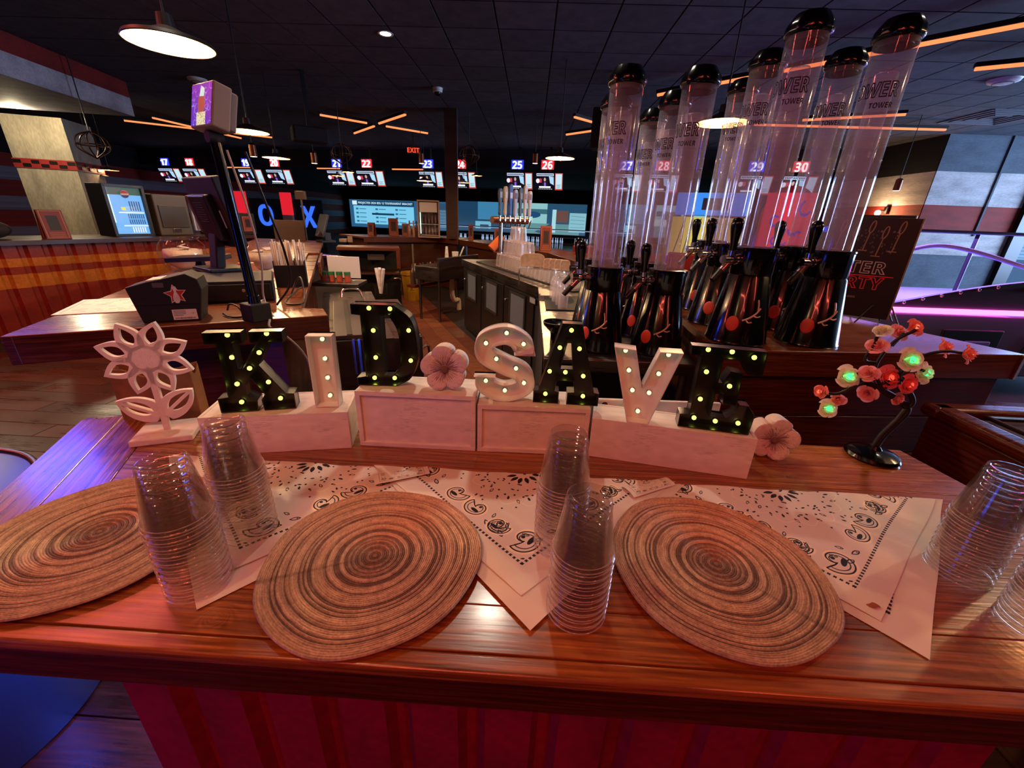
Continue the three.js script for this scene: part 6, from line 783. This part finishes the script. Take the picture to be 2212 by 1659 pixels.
{ // arcade machines behind the towers
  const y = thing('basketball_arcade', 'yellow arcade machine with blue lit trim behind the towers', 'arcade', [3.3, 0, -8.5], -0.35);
  part(y, 'base_cabinet', rb(1.3, 0.85, 1.2, 0, 0.425, -0.3, 0.02), mat(0x2a3a9a, 0.5)); part(y, 'glowing_yellow_panel', T(rb(1.25, 0.85, 0.06, 0, 0, 0, 0.01), 0, 1.25, 0.1, -0.1), mat(0xc8c23a, 0.5, 0, { emissive: new THREE.Color(0.75, 0.72, 0.15), emissiveIntensity: 0.55 })); part(y, 'blue_light_sign', rb(1.2, 0.38, 0.08, 0, 1.9, 0.1, 0.02), glow(new THREE.Color(0.04, 0.3, 1), 0.9)); part(y, 'sign_window', rb(0.5, 0.2, 0.02, 0.1, 1.9, 0.15, 0.005), mat(0x2a3a6a, 0.4)); const net = []; for (let i = 0; i < 7; i++) net.push(bar([-0.55 + i * 0.18, 0.85, 0.2], [-0.4 + i * 0.14, 1.65, 0.1], 0.01, 6)); part(y, 'net', net, mat(0x5a6a8a, 0.6)); part(y, 'side_wing', T(rb(0.05, 1.1, 1.1, 0, 0, 0, 0.01), -0.68, 1.2, -0.2), mat(0x7a8a2a, 0.5));  // yellow panel is no lamp; its brightness is put in as glow
  const r = thing('red_arcade', 'tall pink-red rounded arcade machine with purple marks behind the towers', 'arcade', [4.0, 0, -7.2], -0.45), s = new THREE.Shape(); s.moveTo(-0.36, 0); s.lineTo(0.36, 0); s.lineTo(0.36, 1.75); s.quadraticCurveTo(0.3, 2.15, 0, 2.15); s.quadraticCurveTo(-0.3, 2.15, -0.36, 1.75);
  part(r, 'cabinet', T(ext(s, 0.7, 0.01), 0, 0, -0.7), mat(0xb01828, 0.5)); const marks = canvasTex(256, 512, (g, W, H) => { g.fillStyle = '#e8304c'; g.fillRect(0, 0, W, H); g.strokeStyle = '#5a2ac8'; g.lineWidth = 10; for (let i = 0; i < 16; i++) { g.beginPath(); g.arc(30 + rnd() * 200, 30 + rnd() * 450, 12 + rnd() * 20, rnd() * 3, 3 + rnd() * 3); g.stroke(); } }); part(r, 'lit_sign_panel', T(plane(0.66, 1.7, 0, 1.2, 0.013)), mat(0x000000, 0.5, 0, { emissive: 0xffffff, emissiveMap: marks, emissiveIntensity: 0.85 }));
  const b = thing('racing_arcade', 'blue lit arcade top behind the easel signs', 'arcade', [5.25, 0, -7.5], -0.6); part(b, 'cabinet', rb(0.8, 1.5, 0.7, 0, 0.75, -0.36, 0.02), M.black); part(b, 'marquee_light', T(ext(shp([[-0.42, 0], [0.42, 0], [0.3, 0.1], [0.1, 0.14], [-0.2, 0.13], [-0.4, 0.06]]), 0.3, 0.01), 0, 1.51, -0.35), glow(new THREE.Color(0.02, 0.06, 1), 0.9)); part(b, 'marquee_window', rb(0.3, 0.06, 0.02, 0.12, 1.55, -0.03, 0.005), mat(0x6aa0e0, 0.3));
  const st = (label, x, z, ry) => { const o = thing('bar_chair', label, 'chair', [x, 0, z], ry, 'red padded chairs beyond the bar'); part(o, 'backrest', T(rb(0.42, 0.3, 0.06, 0, 0, 0, 0.03), 0, 1.0, -0.2, -0.1), mat(0x7a1014, 0.4)); part(o, 'seat', rb(0.42, 0.07, 0.42, 0, 0.74, 0, 0.03), mat(0x7a1014, 0.4)); for (const [x2, z2] of [[-0.17, -0.17], [0.17, -0.17], [-0.17, 0.17], [0.17, 0.17]]) part(o, 'leg', cyl(0.016, 0.016, 0.71, x2, 0, z2, 10), M.black); part(o, 'back_post', [bar([-0.17, 0.7, -0.18], [-0.17, 1.0, -0.22], 0.012, 8), bar([0.17, 0.7, -0.18], [0.17, 1.0, -0.22], 0.012, 8)], M.black); };
  st('red padded chair right of the small tan boards', 0.95, -7.6, 3.0); st('red padded chair seen between first and second tower tubes', 1.75, -6.0, 2.7); st('red padded chair seen behind the second tower tube', 2.35, -6.6, 2.5);
  const ta = (label, x, z) => { const o = thing('high_table', label, 'table', [x, 0, z], 0.2, 'small tables beyond the bar'); part(o, 'table_top', rb(0.8, 0.04, 0.8, 0, 0.93, 0, 0.01), mat(0x5a6478, 0.35)); part(o, 'pedestal', cyl(0.04, 0.04, 0.9, 0, 0, 0, 14), M.black); part(o, 'foot', cyl(0.28, 0.06, 0.03, 0, 0, 0, 20), M.black); };
  ta('small high table before the wide office screen', 1.55, -9.9); ta('small high table seen between the drink tubes', 2.0, -7.5);
  const sc = thing('wall_sconce', 'small wall lamp with warm bulb on the striped wall return', 'lamp', [8.28, 2.02, -10.9], -1.57); part(sc, 'backplate', rb(0.12, 0.16, 0.03, 0, 0, 0, 0.01), M.black); part(sc, 'arm', bar([0, 0, 0.02], [0, 0.0, 0.14], 0.014, 8), M.black); part(sc, 'bulb', T(new THREE.SphereGeometry(0.06, 14, 10), 0, -0.06, 0.16), glow(new THREE.Color(1, 0.7, 0.4), 8)); pointLight('sconce_glow', WARM, 4, [8.12, 1.96, -10.9], 2);
}
renderer.render(scene, camera);
